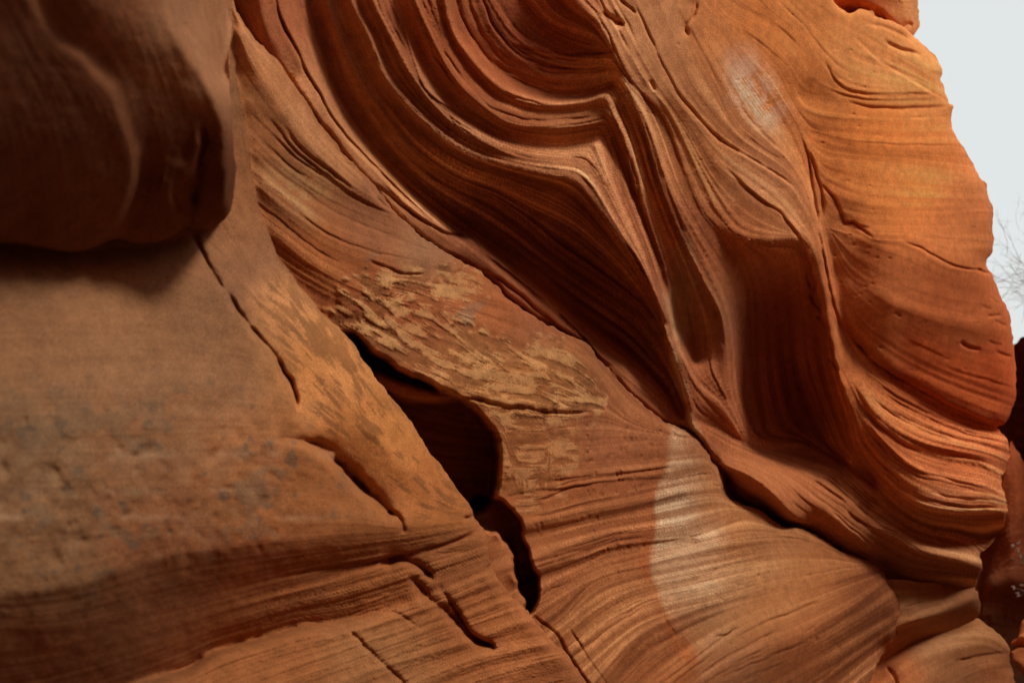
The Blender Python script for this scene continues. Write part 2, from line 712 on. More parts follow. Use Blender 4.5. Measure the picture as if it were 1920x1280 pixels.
# ------------------------------------------------------------------ folded wall: the main swirl, its hollows and the sunlit face
F = Field(-220, -200, 1940, 1420, seed=1)
R = Relief()
R.line(K1, [-40, -40, -30, -10, 0, 4, 4, 4, 4, 4, 2, -6, -6, 0, 0, 0, 0, 0, -10, -25, -40, -45, -45, -45, -40, -30, -20, -10, 0])
for off, hv in ((-70, -130), (-220, -170)):
    c = curve_h(K1, 0)
    c = offset_curve(c, off)
    c[:, 2] = hv
    R.h.append(c)
R.pts([(-200, 0, -170), (-200, 700, -170), (100, 1300, -170), (900, 1400, -170), (1500, 1400, -170), (1800, 1400, -150), (300, 600, -170)])
R.line([(485, -100), (487, 0), (500, 60), (525, 105), (550, 152)], [15, 15, 10, 0, -16])
R.line([(505, -100), (515, 0), (530, 40), (555, 90), (575, 135), (600, 175), (625, 225), (660, 270), (700, 310), (750, 360), (800, 405), (835, 435)], [8, 8, 6, 4, 2, 0, 0, 0, 0, 0, 0, 0])
R.line([(880, 445), (916, 480), (946, 505), (977, 530), (1020, 564), (1053, 592), (1090, 629), (1118, 662), (1170, 705), (1230, 755)], [0, 2, 2, 2, 2, 2, 0, 0, -5, -12])
L1 = [(575, -100), (585, 0), (610, 80), (635, 165), (680, 240), (720, 290), (770, 340), (825, 385), (880, 425), (940, 465), (1000, 508), (1050, 552), (1100, 588), (1180, 640), (1220, 680), (1255, 720), (1280, 775)]
R.line(L1, [-40, -40, -42, -44, -46, -50, -56, -66, -78, -88, -96, -96, -90, -76, -56, -38, -20])
R.ledge([(610, -60), (620, 25), (650, 100), (685, 170), (725, 225), (765, 280), (830, 330), (880, 355), (925, 370), (990, 415), (1040, 460), (1100, 500), (1160, 540), (1200, 570), (1240, 620)],
        [10, 12, 12, 12, 12, 12, 8, 6, 4, 2, 0, -2, -4, 0, 10], 12, 9)
R.ledge([(650, -60), (660, 0), (695, 65), (720, 135), (760, 185), (800, 225), (850, 265), (900, 292), (960, 310), (1025, 322), (1070, 328), (1100, 350), (1130, 395), (1160, 440), (1200, 500), (1232, 570), (1250, 640)],
        [46, 46, 46, 46, 48, 50, 55, 64, 80, 100, 116, 126, 128, 122, 104, 76, 35], 9, 8)
R.line([(690, -60), (700, 0), (730, 60), (770, 135), (815, 195), (865, 240), (920, 272), (975, 294), (1040, 303), (1075, 305)], [66, 66, 66, 66, 68, 72, 78, 84, 92, 98])
R.line([(725, -60), (742, 0), (775, 70), (810, 140), (855, 195), (905, 232), (950, 255), (1004, 269), (1051, 276), (1093, 267), (1120, 262)], [42, 42, 42, 42, 44, 48, 54, 60, 66, 76, 92])
R.line([(770, -60), (782, 0), (815, 75), (850, 145), (890, 187), (945, 226), (1004, 238), (1051, 236), (1093, 232), (1128, 226)], [84, 84, 84, 84, 86, 90, 96, 100, 106, 116])
R.line([(812, -60), (825, 10), (848, 80), (880, 130), (920, 173), (960, 196), (1010, 209), (1080, 205), (1130, 196)], [70, 70, 70, 70, 72, 78, 82, 90, 108])
R.line([(830, -60), (838, 0), (850, 60), (877, 100), (912, 140), (952, 172), (1005, 191), (1045, 197), (1100, 190), (1133, 178)], [90, 90, 90, 90, 92, 96, 102, 106, 114, 124])
R.line([(845, -60), (856, 0), (866, 35), (884, 70), (918, 115), (952, 143), (1004, 167), (1046, 178), (1098, 174), (1145, 157)], [60, 60, 58, 56, 54, 56, 60, 66, 82, 112])
R.line([(880, -60), (900, 0), (925, 60), (965, 105), (1020, 130), (1080, 140), (1155, 135)], [80, 80, 78, 78, 84, 98, 128])
R.line([(950, -60), (970, 0), (1000, 45), (1050, 80), (1100, 97), (1148, 95)], [100, 98, 98, 104, 120, 148])
R.line([(1050, -60), (1080, 0), (1120, 35), (1145, 85), (1165, 130), (1182, 155), (1230, 200)], [165, 168, 168, 166, 160, 150, 140])
# ridge spines and the troughs between them
R.line([(1133, 178), (1150, 215), (1170, 260), (1190, 320), (1205, 380), (1225, 440), (1245, 500), (1258, 545)], [126, 128, 120, 108, 96, 82, 68, 58])
R.line([(1118, 268), (1140, 325), (1160, 370), (1185, 425), (1210, 480), (1230, 540), (1245, 600), (1260, 645), (1275, 700), (1300, 790), (1320, 835), (1342, 872)], [106, 116, 114, 108, 100, 88, 72, 56, 44, 36, 36, 30])
R.line([(1138, 245), (1170, 330), (1200, 410), (1225, 480), (1245, 545)], [98, 88, 72, 58, 44])
R.line([(1170, 165), (1190, 200), (1210, 250), (1230, 320), (1250, 380), (1280, 450), (1305, 500), (1325, 540), (1350, 585), (1362, 640), (1367, 740)], [142, 142, 134, 122, 112, 100, 92, 84, 70, 50, 20])
R.line([(1160, 200), (1185, 260), (1205, 330), (1230, 400), (1255, 470), (1270, 520), (1285, 600), (1300, 680)], [112, 100, 84, 66, 46, 30, 4, -16])
R.line([(1195, 165), (1225, 205), (1250, 260), (1275, 330), (1305, 390), (1345, 440), (1385, 490)], [136, 128, 118, 112, 106, 98, 74])
R.line([(1170, -60), (1182, 0), (1210, 55), (1240, 115), (1265, 165), (1300, 210), (1340, 250), (1390, 285), (1440, 315), (1485, 345), (1510, 385), (1530, 430), (1552, 500), (1566, 560)],
       [166, 164, 160, 154, 148, 143, 138, 133, 128, 124, 119, 110, 96, 84])
R.line([(1300, 240), (1350, 315), (1400, 350), (1450, 390), (1490, 430)], [134, 127, 126, 126, 125])
R.line([(1330, 400), (1380, 440), (1430, 452), (1485, 447), (1512, 452), (1530, 500)], [104, 112, 120, 124, 118, 96])
R.loose([(1395, 515), (1400, 560), (1402, 640), (1412, 740), (1440, 805)], [62, 22, -32, -84, -104])
R.loose([(1450, 500), (1462, 550), (1472, 610), (1482, 690), (1500, 790)], [84, 40, -12, -76, -104])
R.loose([(1505, 500), (1512, 550), (1522, 640), (1540, 740), (1562, 820)], [70, 34, -14, -40, -56])
R.line([(1300, 788), (1350, 806), (1400, 830), (1440, 842), (1500, 838), (1530, 850), (1590, 878), (1640, 912)], [10, -20, -60, -85, -88, -70, -30, 10])
R.line([(1530, 500), (1545, 560), (1556, 620), (1570, 700), (1592, 770), (1604, 830), (1640, 895)], [96, 86, 78, 66, 52, 40, 22])
R.line([(1280, 660), (1310, 715), (1350, 750), (1372, 782), (1396, 826)], [40, 34, 22, 0, -40])
R.line([(1345, 872), (1400, 888), (1440, 918), (1480, 962), (1508, 984)], [30, 55, 70, 60, 20])
R.line([(1370, 850), (1420, 870), (1480, 900), (1540, 950), (1600, 1000), (1640, 1040)], [0, 15, 35, 45, 45, 30])
R.line([(1440, 842), (1500, 862), (1560, 880), (1609, 919), (1658, 966), (1708, 1000), (1757, 1016), (1822, 1032)], [-80, -35, 8, 35, 52, 60, 66, 74])
# right hand face
R.line([(1440, 145), (1480, 210), (1500, 250), (1515, 295), (1535, 370), (1547, 450), (1562, 525), (1582, 600), (1607, 645), (1640, 690)], [134, 118, 110, 103, 92, 82, 70, 56, 50, 46])
R.line([(1300, -80), (1330, 0), (1400, 100), (1440, 145)], [160, 156, 146, 134])
R.line([(1430, -60), (1440, 0), (1500, 60), (1535, 120), (1580, 162), (1640, 176), (1740, 174), (1785, 186)], [150, 146, 128, 118, 112, 108, 96, 88])
R.line([(1500, 180), (1590, 190), (1650, 200), (1785, 199)], [104, 104, 100, 84])
R.line([(1520, 250), (1620, 275), (1720, 280), (1800, 285)], [98, 104, 100, 84])
R.line([(1545, 350), (1620, 380), (1720, 385), (1845, 385)], [92, 102, 100, 78])
R.line([(1555, 420), (1600, 425), (1640, 447), (1700, 452), (1760, 490), (1800, 503), (1870, 505)], [86, 94, 106, 110, 112, 108, 90])
R.line([(1600, 520), (1680, 570), (1780, 600), (1890, 620)], [76, 96, 100, 88])
S1 = [(1581, 600), (1607, 642), (1655, 690), (1719, 727), (1777, 759), (1841, 786), (1884, 799)]
R.line(S1, [56, 50, 54, 62, 70, 76, 70])
R.h.append(offset_curve(curve_h(S1, [48, 40, 38, 40, 42, 42, 30]), -9))
R.line([(1586, 648), (1613, 690), (1660, 727), (1724, 764), (1799, 800), (1873, 816)], [44, 46, 50, 56, 60, 56])
R.line([(1586, 695), (1623, 759), (1682, 812), (1745, 839), (1846, 860), (1885, 880)], [50, 60, 78, 94, 100, 90])
R.h.append(offset_curve(curve_h([(1623, 759), (1682, 812), (1745, 839), (1846, 860)], [56, 70, 82, 86]), -12))
R.line([(1607, 759), (1650, 823), (1703, 871), (1777, 903), (1852, 913), (1884, 929)], [52, 78, 104, 126, 132, 120])
R.line([(1640, 880), (1690, 925), (1740, 950), (1800, 958), (1880, 958)], [50, 86, 124, 140, 126])
R.line([(1586, 873), (1639, 918), (1692, 966), (1745, 993), (1804, 1003), (1836, 1038)], [10, 34, 50, 48, 30, 44])
R.line([(1812, 1004), (1846, 1008), (1872, 998)], [22, 0, -8])
R.line([(1640, 990), (1680, 1000), (1724, 1031), (1790, 1046), (1839, 1060)], [60, 74, 100, 116, 110])
R.line([(1645, 1052), (1700, 1085), (1780, 1098), (1830, 1100)], [-30, -6, 4, 14])
R.pts([(1700, 320, 102), (1600, 330, 98), (1600, 60, 116), (1680, 100, 104), (1700, 660, 66), (1800, 700, 78), (1850, 560, 78), (1400, 200, 134), (1250, 30, 158), (1780, 1160, 20), (1700, 1200, -40)])
# bedding directions that carry no height of their own
for d in ([(1330, 30), (1400, 60), (1470, 120), (1500, 190)], [(1380, 0), (1470, 50), (1540, 130)], [(1560, 300), (1700, 310), (1830, 330)], [(1560, 240), (1700, 245), (1800, 240)],
          [(1600, 430), (1750, 430), (1850, 425)], [(1600, 80), (1680, 110), (1760, 160)], [(1550, 20), (1620, 60), (1700, 110), (1770, 140)], [(1650, 620), (1760, 680), (1880, 720)],
          [(1400, 480), (1420, 560), (1425, 700), (1440, 800)], [(1490, 500), (1500, 600), (1510, 700), (1560, 830)], [(1350, 620), (1355, 700), (1390, 800)], [(1250, 240), (1290, 350), (1330, 430), (1390, 520), (1400, 600)],
          [(1300, 300), (1350, 400), (1420, 500), (1440, 560)], [(1340, 160), (1380, 240), (1460, 300)], [(930, 10), (980, 70), (1060, 110), (1140, 112)], [(1000, 0), (1040, 40), (1100, 60)],
          [(1270, 60), (1310, 160), (1380, 250)], [(760, 60), (800, 170), (870, 215), (960, 260)], [(1660, 1070), (1750, 1080), (1830, 1085)], [(1000, 390), (1080, 430), (1160, 500), (1210, 560)]):
    R.dirn(d)
hh = blur(F.membrane(R.h, R.s)[..., 0], 2.0) * GAIN
fine, mid, coarse = F.streaks(R.d)
# where the bedding stands out in relief
bed = F.soft([(560, -150), (1180, -150), (1190, 150), (1290, 420), (1370, 640), (1340, 860), (1240, 760), (1000, 520), (700, 300)], 30)
low = F.soft([(1380, 830), (1560, 600), (1640, 640), (1900, 780), (1900, 1110), (1640, 1060), (1420, 950)], 25)
facem = F.soft([(1440, -260), (2100, -260), (2100, 600), (1640, 560), (1540, 380)], 60)
lowface = F.soft([(1590, 470), (1960, 500), (1960, 790), (1800, 760), (1660, 680)], 30)
should = F.soft([(1190, -200), (1420, -200), (1480, 200), (1520, 420), (1400, 440), (1280, 230)], 25)
amp = (0.45 + 0.85 * bed + 0.5 * low) * (1 - 0.6 * facem) * (1 - 0.65 * lowface) * (1 - 0.4 * should)
rough = 0.35 + 0.9 * sstep(-1.0, 1.4, fbm(F.shape, 60, 3, seed=25))
hh = hh + amp * rough * (1.6 * np.tanh(blur(fine, 0.9) * 1.5) + 2.8 * np.tanh(mid * 1.3) + 2.2 * blur(saw(0.5 * mid + 0.5 * coarse, 1.7), 0.9) + 4.0 * np.tanh(coarse * 1.2) * (0.35 + 0.8 * bed + 0.6 * low))
g = np.random.default_rng(15)
for k in range(260):                                  # weathering pits
    x, y, r, dp = g.uniform(1200, 1890), g.uniform(0, 1000), g.uniform(1.3, 2.6), g.uniform(1, 3.5)
    if k > 180:
        x, y = g.uniform(480, 1200), g.uniform(0, 640)
    i, j = int((y - F.y0) / CELL), int((x - F.x0) / CELL)
    q = slice(max(0, i - 6), i + 7), slice(max(0, j - 6), j + 7)
    hh[q] -= dp * np.exp(-(((F.X[q] - x) / 1.5) ** 2 + (F.Y[q] - y) ** 2) / r ** 2)
hh += 0.5 * fbm(F.shape, 10, 4, seed=21) + 2.0 * fbm(F.shape, 70, 4, seed=22)
hh += 110 * sstep(1460, 1680, F.X + 0.0 * F.Y) * sstep(-150, 560, F.Y) * (1 - sstep(600, 1060, F.Y))
R.crack(K1[3:20], 16, 4)
R.crack(K1[18:], 30, 8)
R.crack([(515, -60), (515, 0), (530, 40), (555, 90), (575, 135), (600, 175), (625, 225), (660, 270), (700, 310), (750, 360), (800, 405), (835, 435)], 14, 2.6, 3, 10)
R.crack([(700, 340), (760, 390), (830, 432), (880, 445), (916, 480), (946, 505), (977, 530), (1020, 564), (1053, 592), (1090, 629), (1118, 662), (1170, 705)], 16, 3.5, 5, 8)
R.crack([(900, 500), (960, 540), (1030, 600), (1090, 650)], 9, 2.6, 3, 6)
R.crack([(960, 500), (1010, 530), (1060, 575), (1130, 640)], 7, 2.2)
R.crack([(1182, 0), (1210, 55), (1240, 118), (1265, 168), (1300, 213), (1340, 253), (1390, 288), (1440, 318), (1485, 348), (1510, 388)], 9, 2.6, -3, 14)
R.crack([(1360, 315), (1400, 352), (1440, 385), (1485, 425), (1520, 470)], 8, 2.4, 3, 10)
R.crack([(1500, 250), (1513, 290), (1522, 350), (1535, 410), (1545, 480), (1560, 560), (1580, 620)], 14, 2.6, 2, 8)
R.crack([(1515, 280), (1535, 345), (1545, 410)], 10, 2.6)
R.crack([(1540, 345), (1570, 385), (1584, 420), (1600, 417), (1640, 447)], 9, 2.2, 1.5, 10)
R.crack([(1695, 450), (1740, 474), (1800, 502), (1850, 508)], 5, 2.0, 1, 10)
R.crack([(1545, 110), (1575, 160), (1640, 178), (1760, 177)], 4, 2.4, 1.2, 10)
R.crack([(1590, 190), (1650, 202), (1788, 201)], 4, 2.2, 1.2, 9)
R.crack([(1700, 219), (1790, 220)], 3, 2.0)
R.crack([(1600, 70), (1650, 115), (1700, 145), (1740, 170), (1780, 192)], 3, 2.4, -3, 14)
R.crack([(1618, 42), (1660, 52), (1700, 68), (1725, 82)], 8, 3, -3, 8)
R.crack([(1655, 75), (1690, 90), (1712, 95), (1730, 102)], 9, 4, 2, 10)
R.crack([(1130, 22), (1150, 42), (1168, 54)], 20, 4.5)
R.crack([(1158, 0), (1175, 15), (1190, 30)], 12, 3)
R.crack([(1302, 0), (1298, 25), (1283, 50), (1292, 70)], 16, 3.5, 5, 12)
R.crack([(1218, 150), (1228, 172)], 8, 3)
R.crack(S1, 20, 4.5)
R.crack([(1613, 690), (1660, 729), (1724, 766), (1799, 802), (1870, 818)], 7, 2.6, 3, 8)
R.crack([(1600, 720), (1645, 790), (1700, 830), (1760, 848), (1850, 862)], 7, 2.8, 4, 10)
R.crack([(1620, 790), (1668, 845), (1720, 882), (1790, 900), (1870, 918)], 8, 3, 4, 10)
R.crack([(1630, 800), (1675, 860), (1730, 895), (1800, 909), (1880, 935)], 5, 2.4, 2, 8)
for k in range(6):
    o = 7 * k
    R.crack([(1500 + o * 0.4, 846 + o), (1560, 868 + o), (1612 - o * 0.3, 910 + o * 0.9), (1660 - o * .3, 955 + o * 0.8), (1710, 985 + o * 0.7), (1770, 1004 + o * 0.6), (1820, 1012 + o * 0.8)], 10, 2.4, 5, 5)
R.crack([(1880, 590), (1850, 590)], 8, 3)
for (x0, y0, x1, y1) in ((1830, 505, 1862, 515), (1852, 560, 1876, 572), (1862, 600, 1888, 612), (1850, 640, 1880, 648), (1838, 575, 1860, 582), (1800, 640, 1840, 655), (1866, 660, 1898, 668)):
    R.crack([(x0, y0), ((x0 + x1) / 2, (y0 + y1) / 2 + 2), (x1, y1)], 7, 2.6, 1.5, 7)
# lips of the stepped layers that run into the dark hollow
for k, (ya, yb) in enumerate(((97, 96), (106, 105), (122, 120), (132, 126), (150, 140))):
    R.crack([(960 + 10 * k, ya - 14), (1030, ya + 2), (1090, ya + 3), (1152 + 2 * k, yb)], 8, 2.6, 4, 7)
# broken rim right of the deep hollow
for k in range(7):
    R.crack([(1508 + k * 6, 470 + k * 38), (1520 + k * 9, 492 + k * 38), (1516 + k * 11, 520 + k * 38), (1530 + k * 11, 545 + k * 38)], 9, 3.4, 6, 9)
sg = np.random.default_rng(71)
seeds = [(sg.uniform(560, 1360), sg.uniform(-20, 800)) for _ in range(150)]
seeds = [q for q in seeds if bed[int((q[1] - F.y0) / CELL), int((q[0] - F.x0) / CELL)] > 0.6]
seeds += [(sg.uniform(1430, 1880), sg.uniform(790, 1060)) for _ in range(44)]
bedding_cracks(F, R, seeds, (70, 300), (2.5, 6.5), (1.7, 2.5), 72)
bedding_cracks(F, R, [(sg.uniform(1200, 1860), sg.uniform(0, 760)) for _ in range(20)], (60, 240), (0.8, 1.8), (1.6, 2.2), 75)
hh = carve(F, hh, R.cracks)
SIL = [(1712, 68), (1745, 100), (1767, 128), (1765, 150), (1780, 190), (1788, 200), (1784, 232), (1810, 285), (1838, 330), (1850, 360), (1862, 405), (1860, 465),
       (1849, 492), (1862, 515), (1875, 550), (1892, 590), (1900, 640), (1905, 690), (1904, 745), (1884, 793), (1874, 800), (1892, 828), (1889, 866), (1879, 898),
       (1886, 940), (1881, 988), (1841, 1035), (1838, 1040), (1841, 1062), (1830, 1100)]
TOPG = [(1540, -60), (1562, 0), (1585, 22), (1612, 19), (1634, 24), (1640, 32), (1660, 36), (1690, 50), (1712, 68)]
hh = roll(F, hh, SIL, 34, 1.5)
hh = roll(F, hh, TOPG, 14, 1.0)
# rock colours, deepened for shade in hollow, recess and under ledge, lifted where sunlit
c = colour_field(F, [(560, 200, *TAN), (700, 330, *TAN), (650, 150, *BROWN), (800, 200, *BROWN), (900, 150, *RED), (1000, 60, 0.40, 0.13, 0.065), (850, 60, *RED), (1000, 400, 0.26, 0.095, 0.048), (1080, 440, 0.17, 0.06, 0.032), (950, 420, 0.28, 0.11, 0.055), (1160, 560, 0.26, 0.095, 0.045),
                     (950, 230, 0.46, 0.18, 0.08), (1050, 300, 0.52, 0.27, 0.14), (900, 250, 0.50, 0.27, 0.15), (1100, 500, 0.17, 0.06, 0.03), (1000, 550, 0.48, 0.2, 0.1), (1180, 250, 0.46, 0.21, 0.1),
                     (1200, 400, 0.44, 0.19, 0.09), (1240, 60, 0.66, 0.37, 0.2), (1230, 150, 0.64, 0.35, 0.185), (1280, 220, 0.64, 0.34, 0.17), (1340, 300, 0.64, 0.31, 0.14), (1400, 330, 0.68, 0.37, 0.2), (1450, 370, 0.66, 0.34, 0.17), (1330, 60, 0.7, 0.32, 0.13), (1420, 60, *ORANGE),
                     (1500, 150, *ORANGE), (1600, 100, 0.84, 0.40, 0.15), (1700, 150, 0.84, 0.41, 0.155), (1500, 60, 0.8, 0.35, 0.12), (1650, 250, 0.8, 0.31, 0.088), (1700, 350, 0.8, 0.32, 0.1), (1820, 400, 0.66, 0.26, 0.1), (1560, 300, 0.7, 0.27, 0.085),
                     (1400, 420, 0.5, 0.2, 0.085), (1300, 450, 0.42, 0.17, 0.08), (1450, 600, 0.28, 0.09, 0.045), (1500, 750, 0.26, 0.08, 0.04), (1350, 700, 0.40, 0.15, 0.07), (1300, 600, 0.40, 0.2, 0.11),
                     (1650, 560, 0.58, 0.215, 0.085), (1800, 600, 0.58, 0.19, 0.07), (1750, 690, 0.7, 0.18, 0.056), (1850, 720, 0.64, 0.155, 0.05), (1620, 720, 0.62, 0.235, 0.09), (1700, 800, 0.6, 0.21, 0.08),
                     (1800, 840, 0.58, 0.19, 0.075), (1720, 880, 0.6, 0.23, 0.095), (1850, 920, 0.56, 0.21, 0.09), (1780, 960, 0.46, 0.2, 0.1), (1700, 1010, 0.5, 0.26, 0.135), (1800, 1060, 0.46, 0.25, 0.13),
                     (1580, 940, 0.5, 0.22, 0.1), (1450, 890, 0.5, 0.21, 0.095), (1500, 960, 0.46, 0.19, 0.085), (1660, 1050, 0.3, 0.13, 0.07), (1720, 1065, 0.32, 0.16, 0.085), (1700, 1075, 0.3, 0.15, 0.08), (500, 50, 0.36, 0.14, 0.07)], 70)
pale = F.soft([(1364, 105), (1405, 95), (1440, 150), (1470, 205), (1445, 240), (1400, 215), (1370, 170)], 16)
c = lerp3(c, (0.80, 0.66, 0.58), 0.75 * pale * sstep(-1.3, 1.2, 0.7 * mid + 0.5 * fine + 0.7 * fbm(F.shape, 7, 4, seed=33)))
pale2 = F.soft([(1262, 640), (1276, 700), (1300, 780), (1325, 835), (1345, 872), (1330, 850), (1302, 815), (1280, 760), (1262, 700)], 4, 0.2)
c = lerp3(c, (0.58, 0.42, 0.26), 0.8 * pale2)
pale3 = F.soft([(1275, 440), (1300, 480), (1305, 540), (1290, 600), (1265, 640), (1258, 560), (1275, 500)], 8, 0.3)
c = lerp3(c, (0.46, 0.33, 0.2), 0.6 * pale3)
c = finish_colour(c, fine, mid, coarse, 31, F, (0.26, 0.30, 0.20), (0.8 + 0.7 * bed + 0.55 * low) * (1 - 0.55 * np.maximum(facem, lowface)))
GPOLY = [(-220, -200), (1500, -200), *TOPG, *SIL[1:], (1800, 1180), (1760, 1420), (-220, 1420)]
gp = np.array(rough_poly(GPOLY, 1.6, 16, 4))
parts = [
    ('hollow', 'dark red scooped hollow above the stepped lips', [(840, -190), (1060, -190), (1080, 0), (1120, 35), (1145, 85), (1168, 135), (1145, 157), (1098, 175), (1046, 179), (1004, 168), (952, 144), (918, 116), (884, 70), (862, 20)]),
    ('hollow', 'deep shadowed hollow below the orange shoulder', [(1370, 450), (1430, 455), (1485, 450), (1512, 455), (1530, 500), (1545, 560), (1556, 620), (1570, 700), (1592, 770), (1604, 830), (1590, 876), (1530, 850), (1500, 838), (1440, 842), (1400, 830), (1372, 782), (1367, 700), (1362, 640), (1385, 550)]),
    ('shaded_recess', 'dark recess left of the ridge', [(880, 360), (925, 350), (1000, 335), (1070, 333), (1100, 352), (1130, 397), (1160, 442), (1200, 502), (1232, 572), (1250, 640), (1210, 660), (1180, 640), (1100, 588), (1050, 552), (1000, 508), (940, 465), (880, 425), (850, 395)]),
    ('banded_face', 'brown and tan curved layers stepping up to the hollow', [(590, -190), (840, -190), (862, 20), (884, 70), (918, 116), (952, 144), (1004, 168), (1046, 179), (1098, 175), (1133, 178), (1128, 226), (1118, 268), (1100, 350), (1070, 333), (1000, 335), (925, 350), (880, 360), (850, 395), (825, 385), (770, 340), (680, 240), (610, 80)]),
    ('fold_ridge', 'sharp bent ridge of thin red layers', [(1133, 178), (1145, 157), (1168, 135), (1230, 200), (1265, 300), (1340, 440), (1385, 550), (1362, 640), (1367, 700), (1372, 782), (1400, 830), (1370, 850), (1345, 880), (1300, 800), (1262, 700), (1250, 640), (1232, 572), (1160, 442), (1100, 350), (1118, 268), (1128, 226)]),
    ('slanting_strip', 'pale slanting strip split by long cracks', [(470, -190), (590, -190), (610, 80), (680, 240), (770, 340), (880, 425), (940, 465), (1000, 508), (1100, 588), (1180, 640), (1262, 700), (1300, 800), (1250, 800), (1190, 760), (1130, 700), (1030, 625), (960, 585), (900, 530), (800, 465), (690, 360), (600, 250), (540, 160), (480, 80)]),
    ('shoulder', 'smooth orange shoulder above the deep hollow', [(1060, -190), (1290, -190), (1330, 0), (1400, 100), (1480, 210), (1515, 295), (1535, 370), (1547, 450), (1545, 540), (1512, 455), (1485, 450), (1430, 455), (1370, 450), (1385, 550), (1340, 440), (1265, 300), (1230, 200), (1168, 135), (1145, 85), (1120, 35), (1080, 0)]),
    ('sheer_face', 'bright orange face with fine level bedding below the sky', [(1290, -190), (1930, -190), (1930, 520), (1800, 503), (1700, 452), (1640, 447), (1600, 418), (1547, 450), (1535, 370), (1515, 295), (1480, 210), (1400, 100), (1330, 0)]),
    ('swept_ledges', 'red layers sweeping down to the rounded right end', [(1607, 642), (1655, 692), (1719, 729), (1777, 761), (1841, 788), (1930, 805), (1930, 1000), (1841, 1036), (1804, 1004), (1745, 994), (1692, 967), (1639, 919), (1604, 840), (1592, 770), (1570, 700), (1570, 640)]),
    ('pale_ledge', 'pale jutting ledge under the rounded layers', [(1604, 890), (1639, 919), (1692, 967), (1745, 994), (1804, 1004), (1841, 1036), (1860, 1110), (1700, 1110), (1640, 1060), (1620, 960)]),
]
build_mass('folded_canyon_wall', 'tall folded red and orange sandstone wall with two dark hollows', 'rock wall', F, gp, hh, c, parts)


# ------------------------------------------------------------------ leaning slab with the crusted patch and the bleached patch
F = Field(380, -220, 1760, 1440, seed=2)
R = Relief()
R.line(K1, 30)
R.h.append(curve_h(BUT_EDGE[:11], [10, 10, 10, 12, 14, 18, 24, 34, 50, 70, 90]))
R.line([(445, 60), (480, 130), (530, 200), (590, 280), (650, 340), (710, 380)], [42, 46, 50, 50, 46, 40])
R.line([(465, 190), (510, 245), (555, 292), (625, 345), (700, 385), (760, 405)], [26, 30, 34, 36, 36, 32])
R.line([(476, 280), (530, 326), (610, 380), (720, 428), (830, 468)], [26, 30, 36, 42, 34])
R.line([(492, 345), (565, 402), (625, 442), (700, 468), (790, 487), (880, 500)], [38, 62, 74, 78, 72, 40])
R.line([(520, 440), (600, 500), (700, 548), (800, 570), (880, 580)], [50, 84, 98, 98, 84])
R.line([(870, 598), (960, 640), (1060, 662), (1098, 684)], [96, 96, 92, 84])
R.line([(890, 560), (980, 585), (1060, 630)], [70, 62, 52])
LIP = [(655, 628), (702, 666), (755, 699), (797, 717), (842, 737), (884, 770), (916, 812), (930, 855), (930, 897), (921, 936)]
R.line(LIP, [100, 122, 134, 140, 144, 150, 158, 162, 166, 172], dirs=False)
R.line([(1098, 684), (1116, 720), (1113, 765)], [86, 100, 112], dirs=False)
R.line([(850, 742), (940, 760), (1040, 772), (1110, 768)], [150, 156, 146, 118])
R.line([(870, 756), (940, 775), (1040, 786), (1115, 782)], [142, 146, 138, 114])
R.line([(950, 880), (1040, 875), (1130, 868), (1230, 860), (1320, 850)], [172, 164, 140, 90, 46])
R.line([(930, 950), (1020, 945), (1100, 925), (1200, 905), (1260, 895), (1330, 880)], [184, 182, 166, 132, 92, 46])
T1 = [(930, 1000), (1000, 985), (1100, 962), (1200, 942), (1280, 922), (1362, 912)]
R.line(T1, [206, 204, 190, 156, 116, 40])
R.h.append(offset_curve(curve_h(T1[:-1], [184, 182, 168, 134, 98]), -14))
T2 = [(960, 1085), (1000, 1070), (1075, 1045), (1150, 1020), (1225, 1010), (1300, 1000), (1380, 966)]
R.line(T2, [226, 224, 214, 196, 168, 130, 66])
R.h.append(offset_curve(curve_h(T2[:-1], [198, 198, 188, 170, 146, 114]), -16))
R.line([(1000, 1130), (1100, 1085), (1240, 1045), (1380, 1010), (1470, 1002)], [240, 226, 186, 122, 52])
R.line([(1040, 1190), (1150, 1110), (1300, 1070), (1450, 1040), (1560, 1042)], [276, 252, 202, 128, 50])
R.line([(1120, 1290), (1200, 1200), (1300, 1150), (1450, 1110), (1560, 1080), (1640, 1066)], [340, 290, 246, 166, 92, 36])
CREST = [(1200, 1400), (1290, 1300), (1400, 1235), (1500, 1195), (1600, 1140), (1660, 1095)]
R.line(CREST, [380, 330, 280, 232, 160, 80])
R.line([(1280, 1420), (1380, 1330), (1480, 1270), (1580, 1215), (1670, 1160)], [330, 280, 214, 140, 60])
R.line([(1440, 1420), (1520, 1330), (1600, 1260), (1660, 1210)], [220, 150, 76, 20])
R.pts([(700, 900, 120), (600, 800, 80), (900, 1200, 180), (1000, 1350, 300), (600, 1300, 200), (1020, 700, 132), (930, 690, 128), (1180, 790, 92), (1160, 720, 58), (400, 500, 0), (420, 200, 0)])
for d in ([(980, 840), (1100, 835), (1230, 825), (1320, 830)], [(560, 250), (640, 330), (700, 370)], [(700, 600), (800, 650), (900, 690), (1000, 700)], [(760, 650), (900, 720), (1050, 730)],
          [(900, 800), (1000, 810), (1100, 800)], [(1120, 700), (1180, 780), (1250, 810)], [(1060, 1150), (1120, 1090), (1220, 1065), (1400, 1030)], [(1080, 1250), (1200, 1160), (1350, 1120), (1500, 1080)],
          [(1350, 1280), (1480, 1230), (1620, 1150)], [(1250, 1280), (1400, 1170), (1550, 1110), (1630, 1080)], [(960, 1150), (1020, 1100), (1120, 1050)]):
    R.dirn(d)
hh = blur(F.membrane(R.h, R.s)[..., 0], 2.4)
fine, mid, coarse = F.streaks(R.d)
